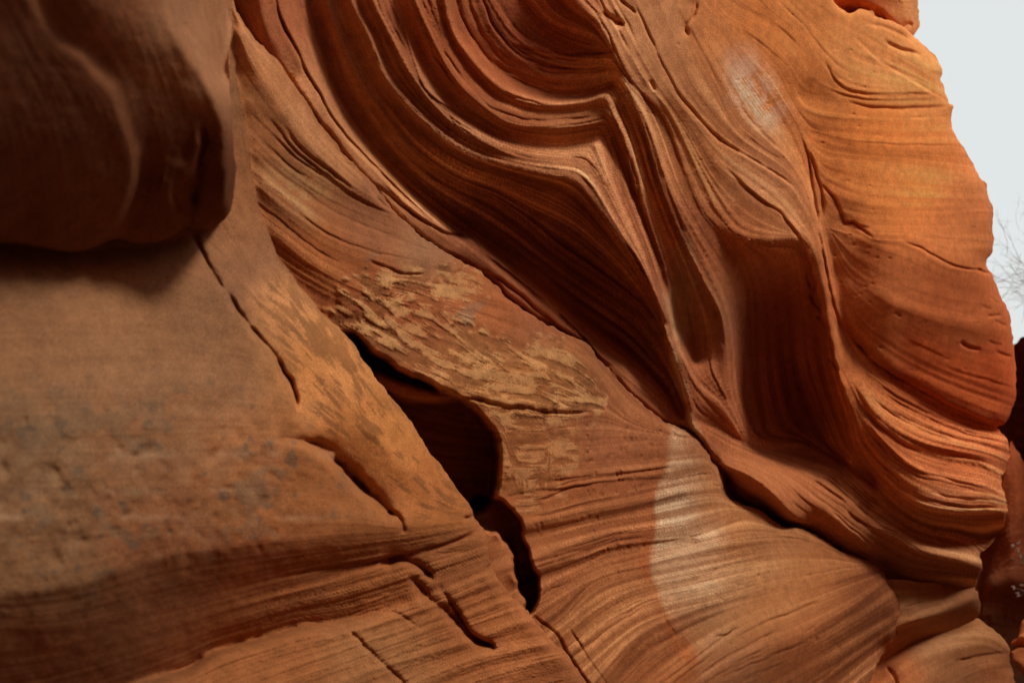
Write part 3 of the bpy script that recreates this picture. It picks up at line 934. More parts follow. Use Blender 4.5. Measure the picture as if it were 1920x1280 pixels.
CRUST = [(620, 560), (690, 520), (760, 505), (880, 520), (900, 560), (860, 590), (960, 635), (1060, 655), (1098, 684), (1118, 725), (1112, 770), (1080, 800), (1075, 880), (1040, 930), (990, 950), (930, 940),
         (925, 860), (884, 770), (800, 718), (700, 668), (640, 610)]
crust = F.soft(CRUST, 10, 0.5, 8) * (1 - 0.45 * sstep(765, 800, F.Y)) * (0.7 + 0.3 * sstep(-1.2, 0.6, fbm(F.shape, 40, 3, seed=53)))
slabm = F.soft([(1000, 960), (1350, 900), (1660, 1080), (1600, 1440), (1000, 1440)], 25)
up = F.soft([(440, 0), (560, 200), (880, 500), (620, 470), (480, 330)], 20)
amp = 0.42 + 0.2 * slabm
rough = 0.35 + 0.9 * sstep(-1.0, 1.4, fbm(F.shape, 60, 3, seed=48))
hh = hh + amp * rough * (1.1 * np.tanh(fine) + 2.2 * np.tanh(mid * 1.2) * (1 - 0.5 * crust) + 3.0 * saw(0.55 * mid + 0.5 * coarse, 1.6) * (1 - crust) * (0.4 + slabm) + 4.0 * np.tanh(coarse) * (0.4 + 0.8 * slabm))
hh += 0.4 * fbm(F.shape, 9, 4, seed=41) + 1.6 * fbm(F.shape, 60, 4, seed=42)
# flaking crust: raised scales with ragged edges
sh = F.streaks(R.d + [curve_h(q, 0) for q in ([(700, 560), (760, 640), (850, 690), (950, 720)], [(800, 560), (880, 640), (960, 700), (1060, 760)], [(960, 650), (1020, 690), (1080, 730)], [(940, 780), (960, 850), (970, 930)], [(1020, 780), (1030, 850), (1030, 920)])], ((0.7, 7, 1.3), (1.6, 8, 2.0)))
fl = 0.4 * fbm(F.shape, 4, 3, 0.8, 1.4, seed=43) + 0.5 * sh[0] + 0.8 * sh[1]
fl2 = fbm(F.shape, 26, 4, 0.65, 1.6, seed=44)
scale = np.tanh(2.2 * (fl + 0.6 * fl2 - 0.1))
hh += crust * (-2.4 * scale + 3.0 * fl2 + 1.0 * fbm(F.shape, 3, 2, seed=45))
R.crack([(850, 742), (940, 762), (1040, 774), (1112, 772)], 14, 4, 4, 10)
R.crack([(690, 487), (715, 498), (760, 516), (800, 512)], 9, 3, 3, 8)
R.crack([(505, 350), (570, 405), (630, 445), (700, 470), (800, 492)], 3, 2.2, 1.5, 8)
R.crack([(480, 290), (535, 333), (615, 388), (725, 436), (800, 462)], 3, 2.2, 1.5, 8)
R.crack([(470, 210), (520, 262), (570, 305), (640, 352), (720, 395), (760, 410)], 3, 2.2, 1.5, 8)
R.crack([(640, 300), (690, 350), (740, 402)], 8, 3)
R.crack([(1250, 800), (1270, 818), (1300, 822)], 6, 2.2, 2, 6)
R.crack([(1340, 1192), (1365, 1188), (1380, 1170)], 4, 2.2, 3, 8)
R.crack([(1240, 1140), (1262, 1180), (1300, 1215)], 3, 3, 2, 10)
R.crack([(1000, 1150), (1040, 1190), (1075, 1240), (1120, 1300)], 10, 3, 3, 8)
R.crack([(1065, 1175), (1110, 1240), (1150, 1300)], 5, 2)
R.crack([(1000, 905), (1100, 893), (1230, 880), (1300, 872)], 5, 4, 3, 12)
R.crack([(940, 930), (1040, 918), (1160, 902), (1290, 895)], 5, 3, 2, 10)
sg = np.random.default_rng(73)
bedding_cracks(F, R, [(sg.uniform(1000, 1640), sg.uniform(880, 1280)) for _ in range(46)] + [(sg.uniform(500, 800), sg.uniform(240, 480)) for _ in range(14)], (70, 260), (2.5, 6), (1.7, 2.6), 74)
hh = carve(F, hh, R.cracks)
# pits
g = np.random.default_rng(5)
for k in range(150):
    if k < 70:
        x, y, r, dp = g.uniform(1100, 1250), g.uniform(790, 930), g.uniform(1.6, 3.2), g.uniform(3, 7)
    elif k < 100:
        x, y, r, dp = g.uniform(1000, 1200), g.uniform(960, 1090), g.uniform(1.5, 3.0), g.uniform(2, 5)
    else:
        x, y, r, dp = g.uniform(1150, 1600), g.uniform(1020, 1250), g.uniform(1.8, 3.5), g.uniform(2, 5)
    i, j = int((y - F.y0) / CELL), int((x - F.x0) / CELL)
    a = slice(max(0, i - 8), i + 9), slice(max(0, j - 8), j + 9)
    hh[a] -= dp * np.exp(-((F.X[a] - x) ** 2 + ((F.Y[a] - y) / 1.7) ** 2) / r ** 2)
# cave and the crevice below it
CAVE = LIP + [(912, 950), (880, 955), (780, 900), (640, 760), (620, 640)]
cave = blur(F.inside(rough_poly(CAVE, 2.6, 26, 31)).astype(np.float32), 2.0)
band = F.soft([(690, 684), (755, 712), (846, 739), (856, 752), (800, 757), (740, 752), (700, 720)], 4)
hh -= 290 * cave * (1 - 0.72 * band)
CREV = [(884, 938), (918, 934), (946, 946), (978, 980), (981, 1014), (992, 1060), (1007, 1083), (1005, 1112), (997, 1142), (988, 1146), (978, 1105), (964, 1075), (957, 1035), (942, 1004), (908, 992), (884, 970)]
crev = blur(F.inside(rough_poly(CREV, 2.2, 20, 32)).astype(np.float32), 1.5)
hh -= 170 * crev
SLAB_END = [(1640, 1055), (1658, 1080), (1682, 1118), (1692, 1150), (1686, 1190), (1652, 1232), (1625, 1295)]
hh = roll(F, hh, K1, 16, 1.1)
hh = roll(F, hh, SLAB_END, 30, 1.2)
c = colour_field(F, [(500, 200, *TAN), (590, 290, *TAN), (560, 230, 0.56, 0.30, 0.16), (700, 420, 0.42, 0.21, 0.12), (800, 470, 0.40, 0.25, 0.16), (620, 480, 0.54, 0.23, 0.095), (700, 540, 0.46, 0.17, 0.07), (800, 560, 0.46, 0.17, 0.075),
                     (900, 520, 0.50, 0.22, 0.10), (950, 580, 0.50, 0.20, 0.09), (1000, 610, 0.48, 0.22, 0.12), (900, 680, 0.56, 0.29, 0.13), (1000, 700, 0.54, 0.27, 0.11), (1150, 720, 0.46, 0.22, 0.11), (1000, 850, 0.44, 0.18, 0.075),
                     (1150, 830, 0.38, 0.17, 0.09), (1200, 900, 0.40, 0.17, 0.08), (1100, 950, 0.42, 0.18, 0.08), (1050, 1020, 0.46, 0.20, 0.09), (1180, 1000, 0.46, 0.19, 0.085), (1150, 1100, 0.52, 0.25, 0.115), (1100, 1200, 0.50, 0.24, 0.11),
                     (1250, 1150, 0.52, 0.25, 0.12), (1400, 1050, 0.56, 0.33, 0.175), (1450, 1130, 0.54, 0.29, 0.14), (1550, 1100, 0.50, 0.25, 0.115), (1350, 1150, 0.56, 0.31, 0.15), (1600, 1150, 0.44, 0.19, 0.085), (1500, 1200, 0.46, 0.20, 0.09),
                     (1400, 1250, 0.46, 0.20, 0.09), (1640, 1120, 0.46, 0.20, 0.095), (1250, 1270, 0.46, 0.19, 0.08), (1380, 970, 0.52, 0.28, 0.14)], 65)
bleach = F.soft([(1250, 790), (1300, 812), (1360, 880), (1500, 985), (1640, 1055), (1640, 1300), (1340, 1300), (1300, 1215), (1255, 1160), (1232, 1110), (1220, 1060), (1228, 1000), (1226, 940), (1240, 890), (1250, 840)], 4.0, 0.25)
fadeb = (1 - 0.8 * sstep(1010, 1190, F.Y)) * (1 - sstep(1290, 1400, F.X + 0.25 * (1000 - F.Y) + 12 * fbm(F.shape, 20, 4, seed=46)))
c = lerp3(c, (0.72, 0.60, 0.46), 0.8 * bleach * fadeb * (0.75 + 0.25 * np.tanh(mid + fbm(F.shape, 30, 4, seed=49))))
rim = F.soft([(1238, 880), (1226, 940), (1226, 1000), (1216, 1060), (1230, 1115), (1255, 1165), (1300, 1215), (1310, 1250), (1280, 1240), (1245, 1185), (1220, 1125), (1204, 1060), (1214, 1000), (1214, 940)], 4, 0.3)
c = lerp3(c, (0.50, 0.17, 0.06), 0.55 * rim)
patch = F.soft([(490, 335), (530, 285), (590, 320), (625, 345), (600, 400), (585, 425), (540, 400)], 14)
c = lerp3(c, (0.62, 0.46, 0.26), 0.55 * patch * sstep(-1.3, 0.8, mid + fbm(F.shape, 10, 3, seed=47)))
c = finish_colour(c * np.array([0.74, 0.70, 0.66], np.float32), fine, mid, coarse, 51, F, (0.20, 0.28, 0.22), 0.7 + 0.8 * slabm)
dk = sstep(-0.1, 0.6, fl + 0.45 * fl2)
c = lerp3(c, (0.22, 0.085, 0.028), 0.9 * crust * dk * sstep(-1.8, 0.3, fbm(F.shape, 34, 3, seed=52)))
c = lerp3(c, (0.60, 0.315, 0.125), 0.9 * crust * sstep(-0.1, 0.6, -fl - 0.3 * fl2))
grey = F.soft([(690, 487), (720, 495), (790, 516), (850, 560), (900, 550), (880, 600), (840, 600), (800, 540), (730, 515)], 8, 0.6, 6)
c = lerp3(c, (0.20, 0.17, 0.13), 0.35 * grey * sstep(-0.2, 0.8, fl2))
EPOLY = [(400, -200), *K1, *SLAB_END[1:], (1600, 1420), (640, 1420), (600, 900), (400, 420)]
ep = np.array(rough_poly(EPOLY, 1.5, 16, 8))
parts = [
    ('cave', 'black cave under the overhanging lip', CAVE),
    ('crevice', 'narrow black crevice below the cave', CREV),
    ('crusted_patch', 'rough flaking brown and tan crust above the cave', CRUST),
    ('bleached_patch', 'pale bleached stripe down the slab', [(1250, 790), (1300, 812), (1322, 838), (1352, 886), (1325, 970), (1310, 1020), (1330, 1090), (1370, 1150), (1330, 1190), (1285, 1190), (1255, 1160), (1232, 1110), (1220, 1060), (1228, 1000), (1226, 940), (1240, 890), (1250, 840)]),
    ('layered_alcove', 'shallow grey-brown alcove of curved layers', [(455, 170), (510, 230), (555, 290), (625, 343), (720, 385), (780, 420), (830, 468), (900, 505), (790, 490), (700, 470), (625, 444), (565, 405), (495, 350), (470, 270)]),
]
build_mass('leaning_slab', 'leaning tan sandstone slab with cave, brown crust and pale bleached stripe', 'rock slab', F, ep, hh, c, parts, skirt_back=0.12)

# ------------------------------------------------------------------ buttress at the left, close to the lens
F = Field(-230, -220, 1270, 1440, seed=3)
R = Relief()
R.line(BUT_EDGE, [20, 20, 22, 25, 28, 32, 40, 52, 72, 100, 134, 150, 172, 186, 200, 212, 216, 222, 240, 256, 272, 292, 306, 322, 352, 400, 430], dirs=False)
R.line([(-200, 440), (0, 462), (130, 474), (290, 458), (390, 430)], [0, 0, 0, 5, 30], dirs=False)
R.line([(-200, 490), (0, 505), (130, 510), (290, 500), (390, 470)], [84, 80, 80, 78, 66], dirs=False)
R.pts([(-200, 200, -60), (100, 200, -60), (300, 200, -20), (400, 200, 30), (410, 0, 30), (440, 430, 74), (470, 520, 96)])
R.line([(420, 548), (445, 592), (494, 652), (523, 702), (546, 742), (552, 788)], [140, 165, 192, 214, 232, 240], dirs=False)
R.line([(434, 540), (460, 588), (508, 648), (538, 698), (562, 740), (572, 790)], [118, 132, 150, 164, 176, 190], dirs=False)
R.line([(560, 600), (620, 700), (690, 800), (760, 880), (820, 950)], [136, 176, 206, 222, 228], dirs=False)
R.line([(-200, 600), (0, 590), (200, 600), (380, 590)], [160, 158, 158, 146])
R.line([(-200, 740), (0, 735), (200, 735), (400, 730), (520, 745)], [240, 238, 236, 228, 226])
R.line([(-200, 860), (0, 860), (200, 858), (400, 850), (510, 845)], [292, 290, 286, 278, 266])
R.line([(500, 838), (545, 832), (578, 838), (604, 856), (646, 896), (684, 938), (716, 970)], [270, 266, 262, 258, 254, 250, 248], dirs=False)
R.line([(508, 824), (548, 820), (584, 825), (614, 843), (657, 884), (695, 926), (727, 958)], [262, 232, 196, 176, 180, 196, 222], dirs=False)
R.loose([(560, 790), (620, 800), (680, 850), (740, 920)], [196, 190, 196, 214])
R.line([(-200, 990), (0, 985), (200, 978), (400, 972), (640, 965), (760, 985)], [326, 324, 318, 308, 282, 258])
R.line([(-200, 1120), (0, 1115), (150, 1095), (300, 1045), (450, 1025), (600, 1010), (740, 1000), (860, 985)], [350, 346, 340, 322, 310, 292, 262, 232])
U1 = [(-200, 1440), (100, 1340), (280, 1275), (350, 1250), (410, 1217), (490, 1195), (565, 1172), (640, 1168), (700, 1150), (760, 1130)]
R.line(U1, [140, 146, 150, 152, 156, 162, 172, 190, 206, 220])
R.h.append(offset_curve(curve_h(U1, [250, 252, 254, 256, 256, 256, 256, 254, 248, 240]), -12))
R.line([(-100, 1180), (100, 1180), (250, 1150), (400, 1115), (560, 1075), (700, 1048), (800, 1030)], [310, 290, 262, 238, 230, 230, 228])
R.line([(-100, 1440), (300, 1410), (500, 1330), (700, 1260), (850, 1220), (960, 1180)], [380, 376, 346, 310, 290, 276])
R.pts([(300, 1430, 400), (800, 1420, 420), (610, 830, 190), (640, 800, 196), (880, 1080, 236), (850, 1150, 262), (900, 1160, 268), (820, 1020, 226), (690, 1000, 256)])
for d in ([(60, 520), (200, 560), (380, 600)], [(0, 690), (250, 680), (450, 690)], [(520, 520), (600, 640), (700, 790)], [(640, 720), (740, 840), (820, 930)], [(440, 80), (450, 240), (480, 400)],
          [(440, 430), (500, 520), (560, 590)], [(600, 1090), (760, 1040), (900, 1000)], [(500, 1230), (640, 1190), (800, 1140), (920, 1090)], [(600, 1280), (760, 1220), (960, 1150)], [(760, 1280), (900, 1220), (1040, 1190)]):
    R.dirn(d)
hh = blur(F.membrane(R.h, R.s)[..., 0], 3.2)
fine, mid, coarse = F.streaks(R.d)
leftm = F.soft([(-230, 740), (520, 760), (640, 960), (300, 1080), (-230, 1160)], 50)
ribm = F.soft([(500, 510), (560, 540), (659, 640), (740, 750), (840, 890), (880, 960), (760, 970), (640, 840), (570, 780), (540, 680), (460, 560)], 14)
foot = F.soft([(380, 1240), (560, 1060), (760, 1000), (920, 1000), (1100, 1290), (1100, 1440), (300, 1440)], 40)
hh = hh + (0.5 + 1.8 * foot) * (1 - 0.85 * ribm) * (0.5 * np.tanh(fine) + 0.9 * np.tanh(mid * 1.2) + 1.6 * np.tanh(coarse)) + 3.0 * foot * saw(0.55 * mid + 0.5 * coarse, 1.6)
lump = fbm(F.shape, 16, 4, 0.6, seed=61)
hh += leftm * 2.6 * np.tanh(lump) + 1.2 * fbm(F.shape, 20, 4, seed=62) + 3.5 * fbm(F.shape, 110, 3, seed=63)
R.crack([(425, 545), (452, 590), (501, 650), (531, 700), (554, 741), (562, 790)], 40, 5)
R.crack([(516, 828), (545, 822), (580, 828), (610, 846), (654, 887), (691, 929), (723, 961)], 40, 7)
R.crack([(580, 828), (612, 843), (657, 884), (694, 925), (728, 960), (748, 985)], 34, 10)
R.crack([(723, 961), (745, 970), (752, 984), (757, 1000)], 30, 6)
R.crack([(712, 1052), (755, 1050), (790, 1065), (812, 1090)], 40, 8, -8, 20)
R.crack([(765, 1080), (797, 1110), (830, 1140), (866, 1175), (900, 1200), (930, 1216)], 30, 8)
R.crack([(819, 1094), (850, 1140), (890, 1190), (935, 1218)], 22, 5)
R.crack([(280, 1275), (350, 1250), (410, 1217), (490, 1195), (565, 1172), (640, 1168)], 22, 6)
R.crack([(640, 1168), (690, 1215), (740, 1262), (770, 1290)], 14, 4)
R.crack([(700, 1150), (745, 1152), (785, 1178)], 8, 3.5)
R.crack([(900, 960), (880, 972), (868, 974)], 16, 4)
R.crack([(355, 425), (380, 470), (405, 520), (425, 545)], 14, 6, 6, 14)
R.crack([(925, 1050), (935, 1064), (930, 1076)], 40, 9)
for k in range(6):
    R.crack([(520 + 30 * k, 1085 - 9 * k + 6 * k), (640 + 25 * k, 1058 - 4 * k), (780 + 15 * k, 1040 - 6 * k), (880 + 6 * k, 1030 - 10 * k)], 3.5, 3, 2, 8)
hh = carve(F, hh, R.cracks)
g = np.random.default_rng(6)
for k in range(90):
    x, y, r, dp = g.uniform(-20, 520), 1100 - 330 * g.beta(2, 2), g.uniform(5, 13), g.uniform(2, 6)
    i, j = int((y - F.y0) / CELL), int((x - F.x0) / CELL)
    a = slice(max(0, i - 18), i + 19), slice(max(0, j - 18), j + 19)
    hh[a] -= dp * np.exp(-((F.X[a] - x) ** 2 + ((F.Y[a] - y) / 1.3) ** 2) / r ** 2)
hh = roll(F, hh, BUT_EDGE[8:], 26, 1.2)
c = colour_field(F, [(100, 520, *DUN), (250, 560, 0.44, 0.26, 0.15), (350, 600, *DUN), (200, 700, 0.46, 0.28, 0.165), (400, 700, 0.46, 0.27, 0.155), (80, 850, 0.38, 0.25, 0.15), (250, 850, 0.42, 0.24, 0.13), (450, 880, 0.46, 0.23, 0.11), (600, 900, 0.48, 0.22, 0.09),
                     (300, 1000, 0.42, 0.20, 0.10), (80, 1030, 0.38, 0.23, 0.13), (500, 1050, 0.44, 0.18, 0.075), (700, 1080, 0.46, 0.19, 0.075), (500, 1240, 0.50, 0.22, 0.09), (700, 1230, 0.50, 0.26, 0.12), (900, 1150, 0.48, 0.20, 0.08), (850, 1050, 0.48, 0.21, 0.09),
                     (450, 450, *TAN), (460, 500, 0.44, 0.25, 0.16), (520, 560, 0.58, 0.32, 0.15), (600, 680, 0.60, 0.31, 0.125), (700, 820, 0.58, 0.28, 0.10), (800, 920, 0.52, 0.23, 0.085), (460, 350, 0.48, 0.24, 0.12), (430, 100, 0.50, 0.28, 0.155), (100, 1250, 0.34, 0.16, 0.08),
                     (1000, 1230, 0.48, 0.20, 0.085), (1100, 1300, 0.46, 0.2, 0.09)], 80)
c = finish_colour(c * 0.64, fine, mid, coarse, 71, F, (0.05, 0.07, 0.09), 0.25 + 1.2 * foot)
strp = leftm * np.exp(-((F.Y - 852) / 9) ** 2) + leftm * np.exp(-((F.Y - 970) / 7) ** 2) + 0.7 * leftm * np.exp(-((F.Y - 920) / 8) ** 2)
c = lerp3(c, (0.50, 0.32, 0.19), 0.4 * strp * sstep(-1, 1, fbm(F.shape, 30, 4, seed=75)))
lich = leftm * sstep(0.5, 1.5, lump + 0.6 * fbm(F.shape, 50, 3, seed=72))
c = lerp3(c, (0.20, 0.13, 0.075), 0.5 * lich)
c = lerp3(c, (0.45, 0.28, 0.16), 0.16 * leftm * sstep(0.7, 1.5, -lump))
spk = fbm(F.shape, 7, 3, 0.7, seed=76)
c = lerp3(c, (0.13, 0.09, 0.06), 0.6 * leftm * sstep(1.5, 2.2, spk + 0.4 * lump))
ribm = F.soft([(500, 510), (560, 540), (659, 640), (740, 750), (840, 890), (880, 960), (760, 970), (640, 840), (570, 780), (540, 680), (460, 560)], 14)
shb = F.streaks(R.d, ((0.7, 6, 1.3), (1.7, 6, 2.0)))
sp = 0.5 * shb[0] + 0.9 * shb[1]
c = c * (1 + 0.55 * ribm[..., None])
c = lerp3(c, (0.17, 0.068, 0.024), 0.6 * ribm * sstep(0.5, 1.3, sp + 0.5 * fbm(F.shape, 40, 3, seed=74)))
BPOLY = [(-220, 300), (280, 300), (300, -200), (425, -200), *BUT_EDGE, (1240, 1420), (-220, 1420)]
BPOLY = [p for p in BPOLY if p[1] < 1430]
bp = np.array(rough_poly(BPOLY, 1.6, 24, 12))
parts = [
    ('speckled_rib', 'orange rib with brown speckled varnish between two cracks', [(434, 540), (500, 510), (560, 530), (659, 640), (740, 750), (840, 890), (893, 975), (860, 985), (757, 998), (745, 972), (723, 961), (654, 887), (606, 844), (562, 790), (540, 700), (501, 650)]),
    ('undercut', 'dark smooth undercut along the foot', [(-230, 1110), (150, 1095), (300, 1045), (450, 1025), (600, 1010), (757, 998), (860, 985), (914, 1009), (925, 1067), (850, 1060), (760, 1130), (700, 1150), (640, 1168), (565, 1172), (490, 1195), (410, 1217), (280, 1275), (100, 1340), (-230, 1430)]),
    ('cracked_step', 'reddish cracked step at the foot', [(-230, 1435), (100, 1340), (280, 1275), (410, 1217), (490, 1195), (565, 1172), (640, 1168), (760, 1130), (850, 1060), (925, 1067), (978, 1136), (1110, 1290), (1260, 1435)]),
]
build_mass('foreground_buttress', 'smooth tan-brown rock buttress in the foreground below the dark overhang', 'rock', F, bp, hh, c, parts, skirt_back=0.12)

# ------------------------------------------------------------------ dark overhanging boulder, upper left
F = Field(-240, -220, 470, 500, seed=4)
R = Relief()
RIM = [(-230, 472), (0, 456), (60, 462), (130, 472), (180, 462), (215, 448), (250, 455), (290, 455), (330, 440), (352, 424), (375, 430), (395, 432), (415, 418), (432, 395), (440, 340), (441, 280), (436, 215), (430, 150), (432, 60), (436, 0), (440, -200)]
R.line(RIM, [150, 140, 136, 134, 134, 132, 134, 140, 148, 150, 166, 178, 188, 198, 210, 220, 212, 152, 84, 52, 44], dirs=False)
R.ledge([(40, -60), (55, 0), (75, 30), (105, 75), (150, 105), (175, 135), (205, 165), (225, 215), (250, 285), (253, 320), (240, 370), (220, 415), (195, 440)], [400, 372, 352, 328, 312, 296, 280, 258, 224, 208, 186, 166, 150], 8, 13)
R.ledge([(378, 235), (368, 280), (345, 310), (325, 330), (314, 355), (322, 385), (345, 405)], [238, 230, 216, 206, 198, 184, 168], 8, 11)
R.line([(270, -150), (300, 0), (340, 80), (388, 150), (420, 220), (427, 310), (416, 390)], [350, 300, 286, 262, 248, 232, 206], dirs=False)
R.crack([(356, 436), (364, 388), (372, 330), (382, 268), (388, 230)], 30, 7)
R.line([(345, 330), (350, 300), (360, 250), (366, 200)], [204, 210, 226, 244], dirs=False)
R.line([(262, 300), (262, 350), (248, 395), (225, 435)], [182, 164, 148, 138], dirs=False)
R.line([(385, -150), (395, 0), (408, 80), (424, 150)], [150, 134, 112, 84], dirs=False)
R.pts([(-200, 0, 440), (-100, 200, 330), (100, 250, 262), (100, 380, 186), (-100, 380, 220), (150, 0, 380), (220, 60, 330), (290, 200, 238), (300, 320, 192), (200, -150, 440), (-100, -150, 480)])
for d in ([(300, 0), (340, 120), (380, 220)], [(350, 0), (380, 100), (420, 200)], [(100, 200), (130, 300), (140, 420)], [(250, 100), (300, 250), (300, 400)]):
    R.dirn(d)
hh = blur(F.membrane(R.h, R.s)[..., 0], 3.0) * 2.3 - 160
fine, mid, coarse = F.streaks(R.d, ((1.2, 20, 2), (3, 20, 3), (6.0, 20, 5.0)))
hh += 0.3 * fine + 0.6 * mid + 1.2 * coarse + 1.0 * fbm(F.shape, 14, 4, seed=81) + 5 * fbm(F.shape, 90, 3, seed=82)
R.crack([(352, 40), (360, 65), (372, 75)], 10, 7, 6, 12)
hh = carve(F, hh, R.cracks)
hh = roll(F, hh, RIM[1:17], 24, 1.3, -1)
c = colour_field(F, [(100, 200, 0.23, 0.10, 0.05), (0, 350, 0.21, 0.09, 0.045), (250, 300, 0.24, 0.105, 0.05), (330, 60, 0.42, 0.235, 0.135), (400, 60, 0.5, 0.28, 0.155), (380, 130, 0.46, 0.25, 0.14), (400, 330, 0.22, 0.09, 0.04), (330, 300, 0.22, 0.09, 0.042), (200, 50, 0.28, 0.13, 0.065), (435, 120, 0.46, 0.25, 0.14)], 80)  # boulder colour darkened for the overhang's shade, lit flank left tan
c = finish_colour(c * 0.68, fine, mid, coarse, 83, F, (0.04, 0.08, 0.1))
APOLY = [(-230, -200), *RIM]
ap = np.array(rough_poly(APOLY, 1.5, 30, 14))
parts = [
    ('bulging_lobe', 'large rounded lobe with a pale rim', [(-230, -210), (30, -210), (55, 0), (75, 30), (105, 75), (150, 105), (175, 135), (205, 165), (225, 215), (250, 285), (253, 320), (240, 370), (220, 415), (195, 440), (185, 470), (0, 490), (-230, 500)]),
    ('hanging_knob', 'small dark knob hanging at the right end', [(378, 235), (368, 280), (360, 320), (352, 424), (395, 440), (450, 400), (450, 215), (420, 200)]),
]
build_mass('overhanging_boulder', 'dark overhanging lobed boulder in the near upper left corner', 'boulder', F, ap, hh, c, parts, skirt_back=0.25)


# ------------------------------------------------------------------ the two low ledges at the right foot
def small_mass(name, label, box, poly, lines, points, dirs, colours, seed, edge=None, er=18, cracks=(), rel=(0.6, 1.6, 2.4), part=None, sb=0.15, grow=2.0, drop=1330.0, cat='rock'):
    F = Field(*box, seed=seed)
    R = Relief()
    for p, h in lines:
        R.line(p, h)
    if points:
        R.pts(points)
    for d in dirs:
        R.dirn(d)
    hh = blur(F.membrane(R.h, R.s)[..., 0], 2.4)
    fine, mid, coarse = F.streaks(R.d, ((0.7, 30, 1.6), (2.2, 25, 3), (5.0, 20, 5.0)))
    hh += rel[0] * np.tanh(fine) + rel[1] * np.tanh(mid) + rel[2] * np.tanh(coarse) + 0.5 * fbm(F.shape, 9, 4, seed=seed + 1) + grow * fbm(F.shape, 40, 4, seed=seed + 2)
    for a in cracks:
        R.crack(*a)
    hh = carve(F, hh, R.cracks)
    if edge:
        hh = roll(F, hh, edge, er, 1.2)
    c = colour_field(F, colours, 40)
    c = finish_colour(c, fine, mid, coarse, seed + 3, F, (0.13, 0.22, 0.2))
    return build_mass(name, label, cat, F, np.array(rough_poly(poly, 1.2, 14, seed)), hh, c, part or [], skirt_back=sb, drop_y=drop)


TOP2 = [(1640, 1080), (1655, 1083), (1710, 1089), (1770, 1095), (1822, 1103), (1836, 1116), (1837, 1150), (1826, 1162)]
small_mass('layered_ledge', 'short tan layered ledge wedged between the leaning slab and the low slab', (1560, 1040, 1860, 1300),
           [(1600, 1068), *TOP2, (1800, 1210), (1700, 1260), (1600, 1280), (1570, 1150)],
           [(TOP2[:5], [10, 12, 18, 22, 22]), ([(1650, 1150), (1690, 1135), (1740, 1122), (1800, 1116), (1830, 1116)], [20, 52, 62, 60, 50]),
            ([(1655, 1190), (1690, 1172), (1735, 1158), (1780, 1142), (1826, 1122)], [24, 66, 84, 84, 60]), ([(1640, 1250), (1690, 1216), (1735, 1196), (1790, 1184), (1830, 1162)], [-40, -24, -24, -24, -34])],
           [(1800, 1168, 0), (1822, 1148, 10), (1590, 1100, -20), (1600, 1270, -20)], [], [(1700, 1110, 0.46, 0.27, 0.15), (1740, 1140, 0.44, 0.245, 0.13), (1800, 1150, 0.32, 0.155, 0.08), (1690, 1190, 0.46, 0.23, 0.11)], 101,
           [(1770, 1095), (1822, 1103), (1836, 1116), (1837, 1150), (1826, 1162)], 14, [([(1690, 1140), (1740, 1125), (1815, 1110)], 5, 2.4, 3, 6), ([(1690, 1160), (1730, 1142), (1770, 1130)], 3, 2.0)])
TOP3 = [(1630, 1262), (1658, 1237), (1691, 1214), (1731, 1195), (1770, 1183), (1800, 1176), (1834, 1160), (1868, 1184), (1892, 1212), (1893, 1232), (1900, 1262), (1906, 1310), (1915, 1400)]
small_mass('low_slab', 'low tan slab at the bottom right foot of the wall', (1560, 1120, 1960, 1440),
           [(1600, 1300), (1640, 1200), (1700, 1172), (1800, 1150), *TOP3[6:], (1915, 1420), (1600, 1420)],
           [([(1640, 1200), (1700, 1172), (1800, 1150), (1834, 1150)], [-60, -60, -60, -50]), (TOP3[:7], [-34, -30, -26, -22, -18, -14, -10]),
            ([(1680, 1255), (1740, 1215), (1800, 1198), (1850, 1200), (1885, 1225)], [50, 54, 58, 62, 40]), ([(1700, 1290), (1770, 1240), (1830, 1225), (1890, 1228)], [96, 86, 84, 50]),
            ([(1730, 1330), (1800, 1275), (1860, 1250), (1900, 1250)], [124, 106, 92, 46]), ([(1700, 1430), (1800, 1400), (1900, 1380)], [190, 180, 110])],
           [(1640, 1300, 20)], [[(1660, 1290), (1740, 1240), (1850, 1215)]], [(1750, 1210, 0.44, 0.245, 0.13), (1850, 1200, 0.44, 0.23, 0.11), (1800, 1260, 0.36, 0.185, 0.095), (1680, 1260, 0.48, 0.2, 0.085), (1870, 1270, 0.46, 0.21, 0.1)], 111,
           TOP3[6:], 16, [([(1790, 1238), (1840, 1228), (1890, 1222)], 6, 3, 4, 8), ([(1660, 1250), (1678, 1268), (1684, 1290)], 10, 3)])

